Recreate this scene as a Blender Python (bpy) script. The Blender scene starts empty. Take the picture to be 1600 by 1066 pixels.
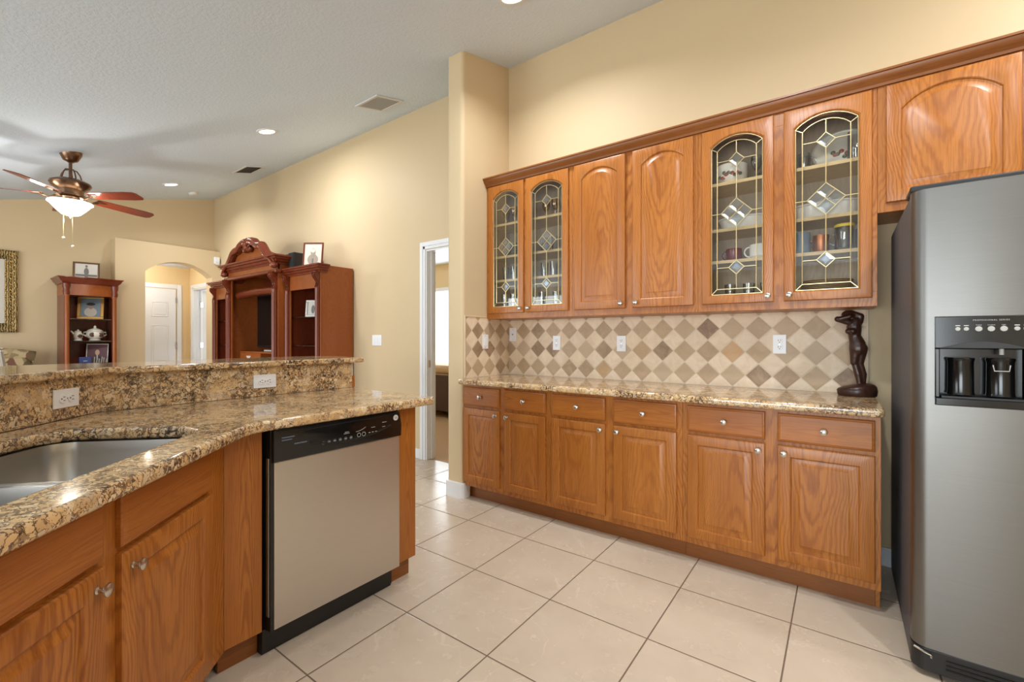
import bpy, bmesh, math, random
from mathutils import Vector, Matrix
random.seed(7)
SC = bpy.context.scene
COL = SC.collection
PI = math.pi
Q = 2 ** -.5

# ------------------------------------------------------------------ camera, world, light, exposure
YAW = 0.6334
cam = bpy.data.cameras.new('camera'); camo = bpy.data.objects.new('camera', cam); COL.objects.link(camo)
camo.location = (0, 0, 1.215); camo.rotation_euler = (PI / 2, 0, YAW)
cam.sensor_width = 36; cam.lens = 701.0 / 1600 * 36; cam.shift_y = -3.1 / 1600
cam.clip_start = .02
SC.camera = camo
W = bpy.data.worlds.new('world'); SC.world = W; W.use_nodes = True
bg = W.node_tree.nodes['Background']; bg.inputs[0].default_value = (.85, .93, 1, 1); bg.inputs[1].default_value = 1.2
SC.view_settings.view_transform = 'Standard'; SC.view_settings.look = 'None'
SC.view_settings.gamma = 1; SC.view_settings.use_curve_mapping = False
SC.view_settings.exposure = 0.0
SC.cycles.use_denoising = True
SC.cycles.max_bounces = 8; SC.cycles.diffuse_bounces = 5; SC.cycles.glossy_bounces = 4
SC.cycles.transparent_max_bounces = 12; SC.cycles.transmission_bounces = 4
SC.cycles.sample_clamp_indirect = 4; SC.cycles.caustics_reflective = False; SC.cycles.caustics_refractive = False

def area_light(name, loc, rot, sx, sy, power, col=(1, 1, 1), parent=None, shape='RECTANGLE', spread=PI):
    l = bpy.data.lights.new(name, 'AREA'); l.shape = shape; l.size = sx; l.size_y = sy
    l.energy = power; l.color = col; l.spread = spread
    o = bpy.data.objects.new(name, l); COL.objects.link(o); o.location = loc; o.rotation_euler = rot
    if parent: o.parent = parent
    return o
def point_light(name, loc, power, col, r, parent=None):
    l = bpy.data.lights.new(name, 'POINT'); l.energy = power; l.color = col; l.shadow_soft_size = r
    o = bpy.data.objects.new(name, l); COL.objects.link(o); o.location = loc
    if parent: o.parent = parent
    return o
DAY = (.86, .95, 1.0); WARM = (1.0, .93, .82)
# daylight entering through the windows of the wall behind the camera
area_light('daylight_kitchen', (-.2, -3.62, 1.17), (PI / 2, 0, 0), 2.4, 1.55, 148, DAY)
area_light('daylight_living', (-5.2, -3.62, 1.2), (PI / 2, 0, 0), 3.4, 2.1, 150, DAY)
area_light('daylight_bedroom', (-6.1, 6.52, 1.4), (-PI / 2, 0, 0), 2.4, 1.5, 90, DAY)
area_light('daylight_side_room', (-9.0, 5.3, 1.6), (-PI / 2, 0, 0), 1.2, 1.6, 40, DAY)
CAN_POWER = 24; FAN_POWER = 30; HALL_POWER = 17

def ceil_z(y): return 3.56 + .25 * (y - 3.12)

# ------------------------------------------------------------------ materials
def srgb(r, g, b):
    f = lambda c: (c / 255 / 12.92) if c / 255 <= .04045 else ((c / 255 + .055) / 1.055) ** 2.4
    return (f(r), f(g), f(b), 1)
class NT:
    def __init__(s, name):
        s.m = bpy.data.materials.new(name); s.m.use_nodes = True; s.nt = s.m.node_tree; s.nt.nodes.clear()
        s.out = s.nt.nodes.new('ShaderNodeOutputMaterial')
    def put(s, sock, v):
        if isinstance(v, bpy.types.NodeSocket): s.nt.links.new(v, sock)
        elif v is not None: sock.default_value = v
    def n(s, t, ins=None, **props):
        nd = s.nt.nodes.new('ShaderNode' + t)
        for k, v in props.items(): setattr(nd, k, v)
        for k, v in (ins or {}).items(): s.put(nd.inputs[k], v)
        return nd
    def obj(s): return s.n('TexCoord').outputs['Object']
    def math(s, op, a, b=0.0, c=None):
        nd = s.n('Math', {0: a, 1: b}, operation=op)
        if c is not None: s.put(nd.inputs[2], c)
        return nd.outputs[0]
    def vmath(s, op, a, b): return s.n('VectorMath', {0: a, 1: b}, operation=op).outputs[0]
    def mapping(s, v, loc=(0, 0, 0), rot=(0, 0, 0), scale=(1, 1, 1)):
        return s.n('Mapping', {'Vector': v, 'Location': loc, 'Rotation': rot, 'Scale': scale}).outputs[0]
    def noise(s, v, scale, detail=2, rough=.5, dist=0, out='Fac'):
        return s.n('TexNoise', {'Vector': v, 'Scale': scale, 'Detail': detail, 'Roughness': rough, 'Distortion': dist}).outputs[out]
    def mix(s, f, a, b, mode='MIX'):
        nd = s.n('Mix', data_type='RGBA', blend_type=mode)
        s.put(nd.inputs[0], f); s.put(nd.inputs[6], a); s.put(nd.inputs[7], b)
        return nd.outputs[2]
    def ramp(s, f, stops, interp='LINEAR'):
        nd = s.n('ValToRGB', {0: f}); cr = nd.color_ramp; cr.interpolation = interp
        while len(cr.elements) < len(stops): cr.elements.new(.5)
        for e, (p, c) in zip(cr.elements, stops):
            e.position = p; e.color = c if len(c) == 4 else (*c, 1)
        return nd.outputs[0]
    def bump(s, h, strength=.2, dist=.002):
        return s.n('Bump', {'Height': h, 'Strength': strength, 'Distance': dist}).outputs[0]
    def bsdf(s, col, rough=.5, metal=0, normal=None, spec=.5, coat=0, **kw):
        ins = {'Base Color': col, 'Roughness': rough, 'Metallic': metal, 'Specular IOR Level': spec, 'Coat Weight': coat}
        ins.update(kw)
        if normal is not None: ins['Normal'] = normal
        nd = s.n('BsdfPrincipled', ins); s.nt.links.new(nd.outputs[0], s.out.inputs[0]); return s.m
def plain(name, col, rough=.5, metal=0, bump=0, bscale=200, **kw):
    t = NT(name); nrm = None
    o = t.obj()
    nz = t.noise(o, bscale, 3)
    if bump: nrm = t.bump(nz, bump, .001)
    c = t.mix(.06, col, t.n('CombineColor', {0: nz, 1: nz, 2: nz}).outputs[0], 'OVERLAY')
    return t.bsdf(c, rough, metal, nrm, **kw)
def glow(name, col, strength):
    t = NT(name)
    e = t.n('Emission', {'Color': col, 'Strength': strength}); t.nt.links.new(e.outputs[0], t.out.inputs[0]); return t.m

def wood(name, light, mid, dark, horizontal=False, rough=.34, grain=1.0):
    t = NT(name)
    rnd = t.n('ObjectInfo').outputs['Random']
    off = t.n('CombineXYZ', {0: t.math('MULTIPLY', rnd, 7.3), 1: t.math('MULTIPLY', rnd, 3.1), 2: t.math('MULTIPLY', rnd, 11.7)}).outputs[0]
    o = t.obj()
    if horizontal: o = t.mapping(o, rot=(0, PI / 2, 0))
    p = t.vmath('ADD', o, off)
    # flat sawn cathedral figure: nested arches up the middle, straight lines towards the edges
    g = t.n('SeparateXYZ', {0: t.n('TexCoord').outputs['Generated']})
    ax, along = (2, 0) if horizontal else (0, 2)
    po = t.n('SeparateXYZ', {0: t.obj()})
    r2 = t.math('FRACT', t.math('MULTIPLY', rnd, 13.7))
    wob = t.math('SUBTRACT', t.noise(t.mapping(p, scale=(3, 3, 2.2)), 1.0, 2, .5), .5)
    dx = t.math('ADD', t.math('SUBTRACT', g.outputs[ax], t.math('ADD', .36, t.math('MULTIPLY', r2, .28))), t.math('MULTIPLY', wob, .34))
    sg = t.math('SUBTRACT', t.math('MULTIPLY', t.math('GREATER_THAN', r2, .5), 12.0), 6.0)
    ff = t.math('ADD', t.math('MULTIPLY', t.math('MULTIPLY', dx, dx), 46.0), t.math('MULTIPLY', po.outputs[along], sg))
    ff = t.math('ADD', ff, t.math('MULTIPLY', t.noise(t.mapping(p, scale=(70, 70, 9)), 1.0, 3, .6), 1.1))
    ff = t.math('ADD', ff, t.math('MULTIPLY', t.noise(t.mapping(p, scale=(8, 8, 4)), 1.0, 2, .5), 2.2))
    wave = t.math('ADD', .5, t.math('MULTIPLY', t.math('SINE', t.math('MULTIPLY', ff, 6.2832)), .5))
    pores = t.noise(t.mapping(p, scale=(230, 230, 6)), 1.0, 3, .6)
    broad = t.noise(t.mapping(p, scale=(9, 9, .8)), 1.0, 3)
    amt = t.ramp(t.noise(t.mapping(p, scale=(5, 5, 1.0)), 1.0, 2), [(.35, (.3, .3, .3)), (.62, (.85, .85, .85))])
    c = t.mix(t.math('MULTIPLY', t.ramp(wave, [(.40, (0, 0, 0)), (1, (1, 1, 1))]), t.math('MULTIPLY', amt, grain)), light, mid)
    c = t.mix(t.math('MULTIPLY', t.ramp(pores, [(.46, (0, 0, 0)), (.70, (1, 1, 1))]), .42 * grain), c, dark)
    c = t.mix(t.math('MULTIPLY', t.ramp(broad, [(.4, (0, 0, 0)), (.68, (1, 1, 1))]), .45), c, mid)
    nrm = t.bump(pores, .06, .0006)
    return t.bsdf(c, rough, 0, nrm, spec=.45)
OAK = wood('honey_oak', srgb(177, 111, 46), srgb(138, 75, 22), srgb(104, 52, 13))
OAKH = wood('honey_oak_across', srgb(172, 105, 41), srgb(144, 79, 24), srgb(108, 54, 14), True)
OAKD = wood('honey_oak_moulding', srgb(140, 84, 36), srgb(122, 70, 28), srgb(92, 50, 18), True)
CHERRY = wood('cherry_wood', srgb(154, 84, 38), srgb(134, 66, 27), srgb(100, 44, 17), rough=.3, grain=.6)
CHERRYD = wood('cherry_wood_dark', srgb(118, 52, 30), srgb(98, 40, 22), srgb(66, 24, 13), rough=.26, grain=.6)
MAPLE = wood('maple_shelf', srgb(226, 200, 150), srgb(214, 184, 132), srgb(190, 158, 108), True)
CABIN = wood('cabinet_lining', srgb(190, 172, 150), srgb(178, 160, 138), srgb(160, 142, 122))
BLADE = wood('fan_blade_wood', srgb(120, 50, 28), srgb(96, 36, 20), srgb(66, 22, 12), rough=.3)

def make_granite():
    t = NT('granite'); o = t.obj()
    d = t.n('VectorMath', {0: t.noise(o, 38, 3, .6, out='Color'), 1: (.045, .045, .045)}, operation='MULTIPLY').outputs[0]
    p = t.vmath('ADD', o, d)
    v1 = t.n('TexVoronoi', {'Vector': p, 'Scale': 46, 'Randomness': 1}, feature='F1')
    v2 = t.n('TexVoronoi', {'Vector': p, 'Scale': 46, 'Randomness': 1}, feature='DISTANCE_TO_EDGE')
    v3 = t.n('TexVoronoi', {'Vector': p, 'Scale': 95, 'Randomness': 1}, feature='F1')
    cell = t.n('SeparateColor', {0: v1.outputs['Color']}).outputs[0]
    cell3 = t.n('SeparateColor', {0: v3.outputs['Color']}).outputs[1]
    base = t.ramp(cell, [(.0, srgb(220, 188, 142)), (.35, srgb(214, 178, 130)), (.55, srgb(196, 162, 120)), (.8, srgb(230, 206, 168)), (1, srgb(184, 160, 132))])
    big = t.noise(o, 9, 3, .6)
    vein = t.math('LESS_THAN', v2.outputs['Distance'], t.math('MULTIPLY', t.ramp(big, [(.36, (.10, .10, .10)), (.68, (1, 1, 1))]), .105))
    c = t.mix(t.math('MULTIPLY', vein, .85), base, srgb(84, 62, 46))
    dk = t.math('MULTIPLY', t.math('GREATER_THAN', cell3, .85), t.math('GREATER_THAN', big, .53))
    c = t.mix(t.math('MULTIPLY', dk, .85), c, srgb(58, 46, 42))
    dk2 = t.math('MULTIPLY', t.math('LESS_THAN', cell3, .16), t.math('GREATER_THAN', big, .42))
    c = t.mix(t.math('MULTIPLY', dk2, .7), c, srgb(120, 90, 64))
    c = t.mix(t.math('MULTIPLY', t.math('GREATER_THAN', t.noise(o, 190, 2), .63), .6), c, srgb(58, 42, 34))
    return t.bsdf(c, .09, 0, None, spec=.55)
GRANITE = make_granite()

def paint(name, col, scale=90, strength=.12, dist=.002, rough=.55):
    t = NT(name); o = t.obj()
    nz = t.noise(o, scale, 3, .55)
    return t.bsdf(t.mix(t.math('MULTIPLY', t.noise(o, 1.3, 2), .05), col, (.9, .85, .75, 1)), rough, 0, t.bump(nz, strength, dist), spec=.3)
WALL = paint('beige_wall_paint', srgb(206, 184, 147))
HALLWALL = paint('hall_wall_paint', srgb(222, 196, 150))
CEIL = None
def make_ceiling():
    t = NT('knockdown_ceiling'); o = t.obj()
    nz = t.ramp(t.noise(o, 46, 4, .6), [(.42, (0, 0, 0)), (.56, (1, 1, 1))])
    return t.bsdf(srgb(214, 228, 245), .8, 0, t.bump(nz, .35, .003), spec=.15)
CEIL = make_ceiling()
WHITE = plain('white_trim_paint', srgb(228, 230, 234), .4)
PLATE = plain('white_plate_plastic', srgb(236, 237, 240), .3)
SLOT = plain('socket_slot', srgb(40, 40, 42), .5)
NICKEL = plain('satin_nickel', srgb(205, 200, 192), .24, 1)
CHROME = plain('chrome', srgb(220, 220, 222), .08, 1)
BLACKGLOSS = plain('black_gloss_plastic', srgb(14, 14, 15), .16)
BLACKMAT = plain('black_plastic', srgb(24, 24, 25), .45)
DGREY = plain('dark_grey_enamel', srgb(78, 78, 82), .5)
LGREY = plain('light_grey_plastic', srgb(176, 176, 172), .4)
LETTER = plain('printed_lettering', srgb(190, 190, 190), .5)
def make_steel(name, col, rough, horizontal=True, aniso=.5):
    t = NT(name); o = t.obj()
    sc = (3, 3, 420) if horizontal else (420, 420, 3)
    nz = t.noise(t.mapping(o, scale=sc), 1, 3, .6)
    bl = t.noise(o, 3.0, 2)
    r = t.math('ADD', t.math('MULTIPLY', nz, .12), rough - .06)
    r = t.math('ADD', r, t.math('MULTIPLY', bl, .06))
    return t.bsdf(t.mix(t.math('MULTIPLY', nz, .2), col, (.35, .35, .35, 1)), r, 1, t.bump(nz, .03, .0004))
STEEL = make_steel('fridge_stainless', srgb(116, 114, 110), .37)
STEELDW = make_steel('dishwasher_stainless', srgb(212, 206, 198), .38)
STEELSINK = make_steel('sink_stainless', srgb(178, 176, 172), .28, False)

def make_glass(name, tint, gloss_boost=0.0, rough=.02):
    t = NT(name)
    tr = t.n('BsdfTransparent', {'Color': tint}); gl = t.n('BsdfGlossy', {'Color': (1, 1, 1, 1), 'Roughness': rough})
    fr = t.n('Fresnel', {'IOR': 1.5}).outputs[0]
    f = t.math('ADD', t.math('MULTIPLY', fr, .65), gloss_boost)
    mx = t.n('MixShader', {0: f, 1: tr.outputs[0], 2: gl.outputs[0]})
    t.nt.links.new(mx.outputs[0], t.out.inputs[0]); return t.m
PANE = make_glass('cabinet_pane_glass', (.96, .955, .94, 1), .0)
BEVELGLASS = make_glass('bevelled_glass', (.9, .93, .95, 1), .14, .06)
TUMBLER = make_glass('drinking_glass', (.87, .89, .9, 1), .06, .03)
AMBER = make_glass('amber_glass', (.85, .62, .22, 1), .12, .05)
SHELFGLASS = make_glass('shelf_glass', (.75, .82, .8, 1), .15)
CAME = plain('brass_came', srgb(222, 206, 160), .3, .85)

def make_floor():
    t = NT('floor_tile'); o = t.n('NewGeometry').outputs['Position']
    s = .461; x0, y0 = -2.0176, 2.2518
    sp = t.n('SeparateXYZ', {0: o})
    u = t.math('DIVIDE', t.math('SUBTRACT', sp.outputs[0], x0), s); v = t.math('DIVIDE', t.math('SUBTRACT', sp.outputs[1], y0), s)
    def edge(c):
        f = t.math('FRACT', c); return t.math('MINIMUM', f, t.math('SUBTRACT', 1.0, f))
    e = t.math('MINIMUM', edge(u), edge(v))
    grout = t.math('LESS_THAN', e, .0062)
    cid = t.n('CombineXYZ', {0: t.math('FLOOR', u), 1: t.math('FLOOR', v), 2: 0.0}).outputs[0]
    wn = t.n('TexWhiteNoise', {0: cid}, noise_dimensions='3D')
    p = t.vmath('ADD', o, t.n('VectorMath', {0: wn.outputs['Color'], 1: (9, 9, 9)}, operation='MULTIPLY').outputs[0])
    cl = t.noise(p, 4.5, 5, .62, .3)
    c = t.ramp(cl, [(.25, srgb(194, 178, 159)), (.5, srgb(200, 184, 164)), (.75, srgb(205, 190, 171))])
    ridge = t.math('ABSOLUTE', t.math('SUBTRACT', t.noise(p, 1.1, 4, .55, 1.6), .5))
    c = t.mix(t.math('MULTIPLY', t.ramp(ridge, [(0, (1, 1, 1)), (.004, (0, 0, 0))]), .35), c, srgb(226, 212, 194))
    c = t.mix(t.math('MULTIPLY', t.math('SUBTRACT', wn.outputs['Value'], .5), .10), c, srgb(180, 160, 138))
    c = t.mix(grout, c, srgb(112, 94, 78))
    h = t.ramp(e, [(0, (0, 0, 0)), (.006, (0, 0, 0)), (.012, (1, 1, 1))])
    r = t.math('ADD', t.math('MULTIPLY', grout, .5), t.math('ADD', .2, t.math('MULTIPLY', t.noise(o, 12, 3), .12)))
    return t.bsdf(c, r, 0, t.bump(h, .5, .0015), spec=.4)
FLOOR = make_floor()

def make_diamond(name, axis):
    # tumbled travertine set on the diagonal, dark diamonds on a square lattice
    t = NT(name); o = t.n('NewGeometry').outputs['Position']
    sp = t.n('SeparateXYZ', {0: o})
    w = .1463
    a = t.math('DIVIDE', t.math('SUBTRACT', sp.outputs[axis], -2.165 if axis == 0 else 2.556), w)
    b = t.math('DIVIDE', t.math('SUBTRACT', sp.outputs[2], .989), w)
    u = t.math('ADD', t.math('ADD', a, b), .5); v = t.math('ADD', t.math('SUBTRACT', a, b), .5)
    fu = t.math('FLOOR', u); fv = t.math('FLOOR', v)
    dark = t.math('LESS_THAN', t.math('ABSOLUTE', t.math('MODULO', t.math('ADD', fu, fv), 2.0)), .5)
    cid = t.n('CombineXYZ', {0: fu, 1: fv, 2: 1.7}).outputs[0]
    wn = t.n('TexWhiteNoise', {0: cid}, noise_dimensions='3D')
    rc = t.n('SeparateColor', {0: wn.outputs['Color']})
    dk = t.ramp(rc.outputs[0], [(0, srgb(128, 102, 80)), (.08, srgb(158, 134, 106)), (.3, srgb(186, 162, 132)), (.55, srgb(170, 144, 114)), (.72, srgb(194, 174, 150)), (.86, srgb(180, 154, 120)), (.96, srgb(200, 160, 114))])
    lt = t.ramp(rc.outputs[1], [(0, srgb(230, 210, 182)), (.5, srgb(236, 218, 194)), (1, srgb(224, 206, 182))])
    c = t.mix(dark, lt, dk)
    p = t.vmath('ADD', o, t.n('VectorMath', {0: wn.outputs['Color'], 1: (5, 5, 5)}, operation='MULTIPLY').outputs[0])
    c = t.mix(t.math('MULTIPLY', t.ramp(t.noise(p, 14, 4, .65, .8), [(.35, (0, 0, 0)), (.70, (1, 1, 1))]), .5), c, srgb(204, 176, 144))
    def edge(cc):
        f = t.math('FRACT', cc); return t.math('MINIMUM', f, t.math('SUBTRACT', 1.0, f))
    e = t.math('MINIMUM', edge(u), edge(v))
    e = t.math('ADD', e, t.math('MULTIPLY', t.math('SUBTRACT', t.noise(o, 70, 2), .5), .02))
    g = t.ramp(e, [(.02, (1, 1, 1)), (.035, (0, 0, 0))])
    c = t.mix(g, c, srgb(212, 194, 168))
    h = t.ramp(e, [(.015, (0, 0, 0)), (.07, (1, 1, 1))])
    return t.bsdf(c, .45, 0, t.bump(h, .5, .002), spec=.35)
DIAMX = make_diamond('diamond_tile_back', 0); DIAMY = make_diamond('diamond_tile_side', 1)
TILETRIM = plain('tile_edge_trim', srgb(214, 194, 164), .45)
STATUE = wood('carved_dark_wood', srgb(62, 36, 26), srgb(50, 28, 20), srgb(34, 18, 13), rough=.34)
CARPET = plain('tan_carpet', srgb(196, 160, 120), .9, 0, .3, 400)
IVORY = plain('ivory_china', srgb(226, 220, 206), .2)
WHITECHINA = plain('white_china', srgb(236, 234, 228), .18)
REDCHINA = plain('dark_red_china', srgb(116, 38, 34), .25)
COPPER = plain('copper_metal', srgb(176, 112, 76), .35, .7)
YELLOW = plain('yellow_plastic', srgb(226, 196, 60), .4)
BLUEGREY = plain('blue_grey_stoneware', srgb(132, 146, 164), .35)
PLATECOL = plain('tan_stoneware', srgb(176, 146, 104), .4)
BRONZE = plain('antique_bronze', srgb(120, 92, 72), .28, .9)
ALAB = None
def make_fabric():
    t = NT('floral_upholstery'); o = t.obj()
    p = t.vmath('ADD', o, t.n('VectorMath', {0: t.noise(o, 9, 3, out='Color'), 1: (.12, .12, .12)}, operation='MULTIPLY').outputs[0])
    v = t.n('TexVoronoi', {'Vector': p, 'Scale': 15}, feature='F1')
    c = t.ramp(t.n('SeparateColor', {0: v.outputs['Color']}).outputs[0], [(0, srgb(180, 160, 124)), (.35, srgb(164, 142, 106)), (.58, srgb(104, 88, 62)), (.78, srgb(118, 82, 66)), (.9, srgb(140, 124, 90))], 'CONSTANT')
    return t.bsdf(c, .85, 0, t.bump(t.noise(o, 300, 2), .2, .001), spec=.2)
FLORAL = make_fabric()
def make_gold_frame():
    t = NT('carved_gold'); o = t.obj()
    v = t.n('TexWave', {'Vector': o, 'Scale': 14, 'Distortion': 6, 'Detail': 3, 'Detail Scale': 2}).outputs['Fac']
    c = t.mix(t.ramp(v, [(.35, (0, 0, 0)), (.6, (1, 1, 1))]), srgb(84, 66, 36), srgb(176, 152, 100))
    return t.bsdf(c, .4, .5, t.bump(v, .8, .006))
GOLDCARVE = make_gold_frame()
GOLD = plain('gold_leaf', srgb(196, 152, 84), .38, .6)
SILVER = plain('silver_frame', srgb(198, 194, 184), .3, .7)
PAPERL = plain('photo_pale', srgb(206, 200, 190), .5)
PAPERS = plain('photo_sepia', srgb(214, 204, 190), .5)
PAPERB = plain('photo_blue', srgb(128, 146, 160), .5)
PAPERM = plain('photo_maroon', srgb(92, 44, 56), .4)
FIGG = plain('photo_grey_tone', srgb(112, 108, 104), .5)
FIGD = plain('photo_dark_tone', srgb(44, 44, 48), .5)
FIGS = plain('photo_skin_tone', srgb(206, 162, 140), .5)
FIGP = plain('photo_soft_tone', srgb(160, 144, 130), .5)
FRUIT = plain('painted_fruit', srgb(146, 70, 56), .3)
LEAFG = plain('painted_leaf', srgb(86, 92, 70), .3)
NAVY = plain('navy_box', srgb(52, 66, 116), .4)
LEATHER = plain('dark_brown_leather', srgb(66, 40, 32), .45, 0, .2, 120)
def lampglass():
    t = NT('lit_alabaster_glass')
    b = t.n('BsdfPrincipled', {'Base Color': (.95, .9, .82, 1), 'Roughness': .3, 'Emission Color': (1, .9, .74, 1), 'Emission Strength': 2.6})
    t.nt.links.new(b.outputs[0], t.out.inputs[0]); return t.m
ALAB = lampglass()
LENS = glow('lit_lens', (1, .97, .92, 1), 6)
DAYPANE = glow('bright_window', (1, 1, 1, 1), 2.2)

# ------------------------------------------------------------------ mesh builder
class MB:
    def __init__(s): s.v = []; s.f = []; s.M = Matrix.Identity(4)
    def add(s, vs, fs):
        b = len(s.v); s.v += [s.M @ Vector(p) for p in vs]; s.f += [[b + i for i in f] for f in fs]; return s
    def box(s, x0, x1, y0, y1, z0, z1):
        return s.add([(x0, y0, z0), (x1, y0, z0), (x1, y1, z0), (x0, y1, z0), (x0, y0, z1), (x1, y0, z1), (x1, y1, z1), (x0, y1, z1)],
                     [(0, 3, 2, 1), (4, 5, 6, 7), (0, 1, 5, 4), (1, 2, 6, 5), (2, 3, 7, 6), (3, 0, 4, 7)])
    def prism(s, poly, a, b, axis='z'):
        # poly: 2D outline; axis x -> (y,z), y -> (x,z), z -> (x,y)
        n = len(poly)
        P = {'x': lambda p, h: (h, p[0], p[1]), 'y': lambda p, h: (p[0], h, p[1]), 'z': lambda p, h: (p[0], p[1], h)}[axis]
        vs = [P(p, a) for p in poly] + [P(p, b) for p in poly]
        fs = [list(range(n))[::-1], list(range(n, 2 * n))] + [(i, (i + 1) % n, n + (i + 1) % n, n + i) for i in range(n)]
        return s.add(vs, fs)
    def lathe(s, prof, c=(0, 0, 0), axis='z', n=20, cap=True):
        vs = []; fs = []
        for r, h in prof:
            for k in range(n):
                a = 2 * PI * k / n; x, y = r * math.cos(a), r * math.sin(a)
                vs.append({'z': (c[0] + x, c[1] + y, c[2] + h), 'y': (c[0] + x, c[1] + h, c[2] + y), 'x': (c[0] + h, c[1] + x, c[2] + y)}[axis])
        for i in range(len(prof) - 1):
            for k in range(n):
                fs.append((i * n + k, i * n + (k + 1) % n, (i + 1) * n + (k + 1) % n, (i + 1) * n + k))
        if cap: fs.append(list(range(n))[::-1]); fs.append([(len(prof) - 1) * n + k for k in range(n)])
        return s.add(vs, fs)
    def cyl(s, c, r, h, axis='z', n=20): return s.lathe([(r, 0), (r, h)], c, axis, n)
    def tube(s, pts, r, n=8, closed=False, r2=None):
        pts = [Vector(p) for p in pts]; m = len(pts); vs = []; fs = []
        up = Vector((0, 0, 1))
        for i, p in enumerate(pts):
            if closed: d = (pts[(i + 1) % m] - pts[i - 1])
            else: d = pts[min(i + 1, m - 1)] - pts[max(i - 1, 0)]
            d.normalize()
            a = d.cross(up)
            if a.length < .05: a = d.cross(Vector((0, 1, 0)))
            a.normalize(); b = a.cross(d); b.normalize()
            rr = r[i] if isinstance(r, (list, tuple)) else r
            rb = r2 if r2 else rr
            for k in range(n):
                t = 2 * PI * (k + .5) / n; vs.append(p + a * (rr * math.cos(t)) + b * (rb * math.sin(t)))
        for i in range(m if closed else m - 1):
            j = (i + 1) % m
            for k in range(n): fs.append((i * n + k, i * n + (k + 1) % n, j * n + (k + 1) % n, j * n + k))
        if not closed: fs.append(list(range(n))[::-1]); fs.append([(m - 1) * n + k for k in range(n)])
        return s.add(vs, fs)
    def ball(s, c, r, n=14, m=9):
        rx, ry, rz = r if isinstance(r, (list, tuple)) else (r, r, r)
        vs = [(c[0], c[1], c[2] - rz)]; fs = []
        for i in range(1, m):
            a = -PI / 2 + PI * i / m
            for k in range(n):
                b = 2 * PI * k / n; vs.append((c[0] + rx * math.cos(a) * math.cos(b), c[1] + ry * math.cos(a) * math.sin(b), c[2] + rz * math.sin(a)))
        vs.append((c[0], c[1], c[2] + rz)); L = len(vs) - 1
        for k in range(n):
            fs.append((0, 1 + (k + 1) % n, 1 + k)); fs.append((L, L - n + k, L - n + (k + 1) % n))
        for i in range(m - 2):
            for k in range(n): fs.append((1 + i * n + k, 1 + i * n + (k + 1) % n, 1 + (i + 1) * n + (k + 1) % n, 1 + (i + 1) * n + k))
        return s.add(vs, fs)
    def limb(s, a, b, ra, rb, k=7):
        a = Vector(a); b = Vector(b)
        for i in range(k + 1):
            t = i / k; s.ball(a.lerp(b, t), ra + (rb - ra) * t, 10, 7)
        return s
    def loops(s, L, capA=True, capB=True, ring=False):
        n = len(L[0]); vs = [p for l in L for p in l]; fs = []
        m = len(L)
        for i in range(m if ring else m - 1):
            j = (i + 1) % m
            for k in range(n): fs.append((i * n + k, i * n + (k + 1) % n, j * n + (k + 1) % n, j * n + k))
        if not ring:
            if capA: fs.append(list(range(n))[::-1])
            if capB: fs.append([(m - 1) * n + k for k in range(n)])
        return s.add(vs, fs)
    def build(s, name, mat, parent=None, loc=(0, 0, 0), rz=0, bevel=0, smooth=0, seg=2, kind=None, rot=None):
        me = bpy.data.meshes.new(name); me.from_pydata([tuple(p) for p in s.v], [], s.f)
        bm = bmesh.new(); bm.from_mesh(me); bmesh.ops.recalc_face_normals(bm, faces=bm.faces); bm.to_mesh(me); bm.free()
        me.materials.append(mat)
        if smooth:
            me.polygons.foreach_set('use_smooth', [True] * len(me.polygons)); me.set_sharp_from_angle(angle=math.radians(smooth))
        o = bpy.data.objects.new(name, me); COL.objects.link(o); o.location = loc; o.rotation_euler = rot or (0, 0, rz)
        if parent: o.parent = parent
        if kind: o['kind'] = kind
        if bevel:
            b = o.modifiers.new('bevel', 'BEVEL'); b.width = bevel; b.segments = seg; b.limit_method = 'ANGLE'; b.angle_limit = math.radians(40)
            b.harden_normals = False
        return o
def tag(o, label, cat, group=None):
    o['label'] = label; o['category'] = cat
    if group: o['group'] = group
    return o
def thing(name, label, cat, loc=(0, 0, 0), rz=0, group=None):
    o = bpy.data.objects.new(name, None); COL.objects.link(o); o.empty_display_size = .1
    o.location = loc; o.rotation_euler = (0, 0, rz); return tag(o, label, cat, group)
def dup(root, loc, rz=None, label=None, group=None):
    r = root.copy(); COL.objects.link(r); r.location = loc
    if rz is not None: r.rotation_euler = (0, 0, rz)
    if label: r['label'] = label
    if group: r['group'] = group
    for ch in list(root.children):
        c = ch.copy(); COL.objects.link(c); c.parent = r
        for g in list(ch.children):
            d = g.copy(); COL.objects.link(d); d.parent = c
    return r
def struct(mb, name, mat, **k): return mb.build(name, mat, kind='structure', **k)
def lettering(text, size, mat, parent, loc, rot, name='lettering', spacing=1.0):
    c = bpy.data.curves.new(name, 'FONT'); c.body = text; c.size = size; c.extrude = .0002; c.space_character = spacing
    c.align_x = 'CENTER'; c.align_y = 'CENTER'
    t = bpy.data.objects.new('temp_text', c); COL.objects.link(t)
    dg = bpy.context.evaluated_depsgraph_get(); me = bpy.data.meshes.new_from_object(t.evaluated_get(dg))
    bpy.data.objects.remove(t); me.materials.clear(); me.materials.append(mat)
    o = bpy.data.objects.new(name, me); COL.objects.link(o); o.location = loc; o.rotation_euler = rot
    if parent: o.parent = parent
    return o
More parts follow.
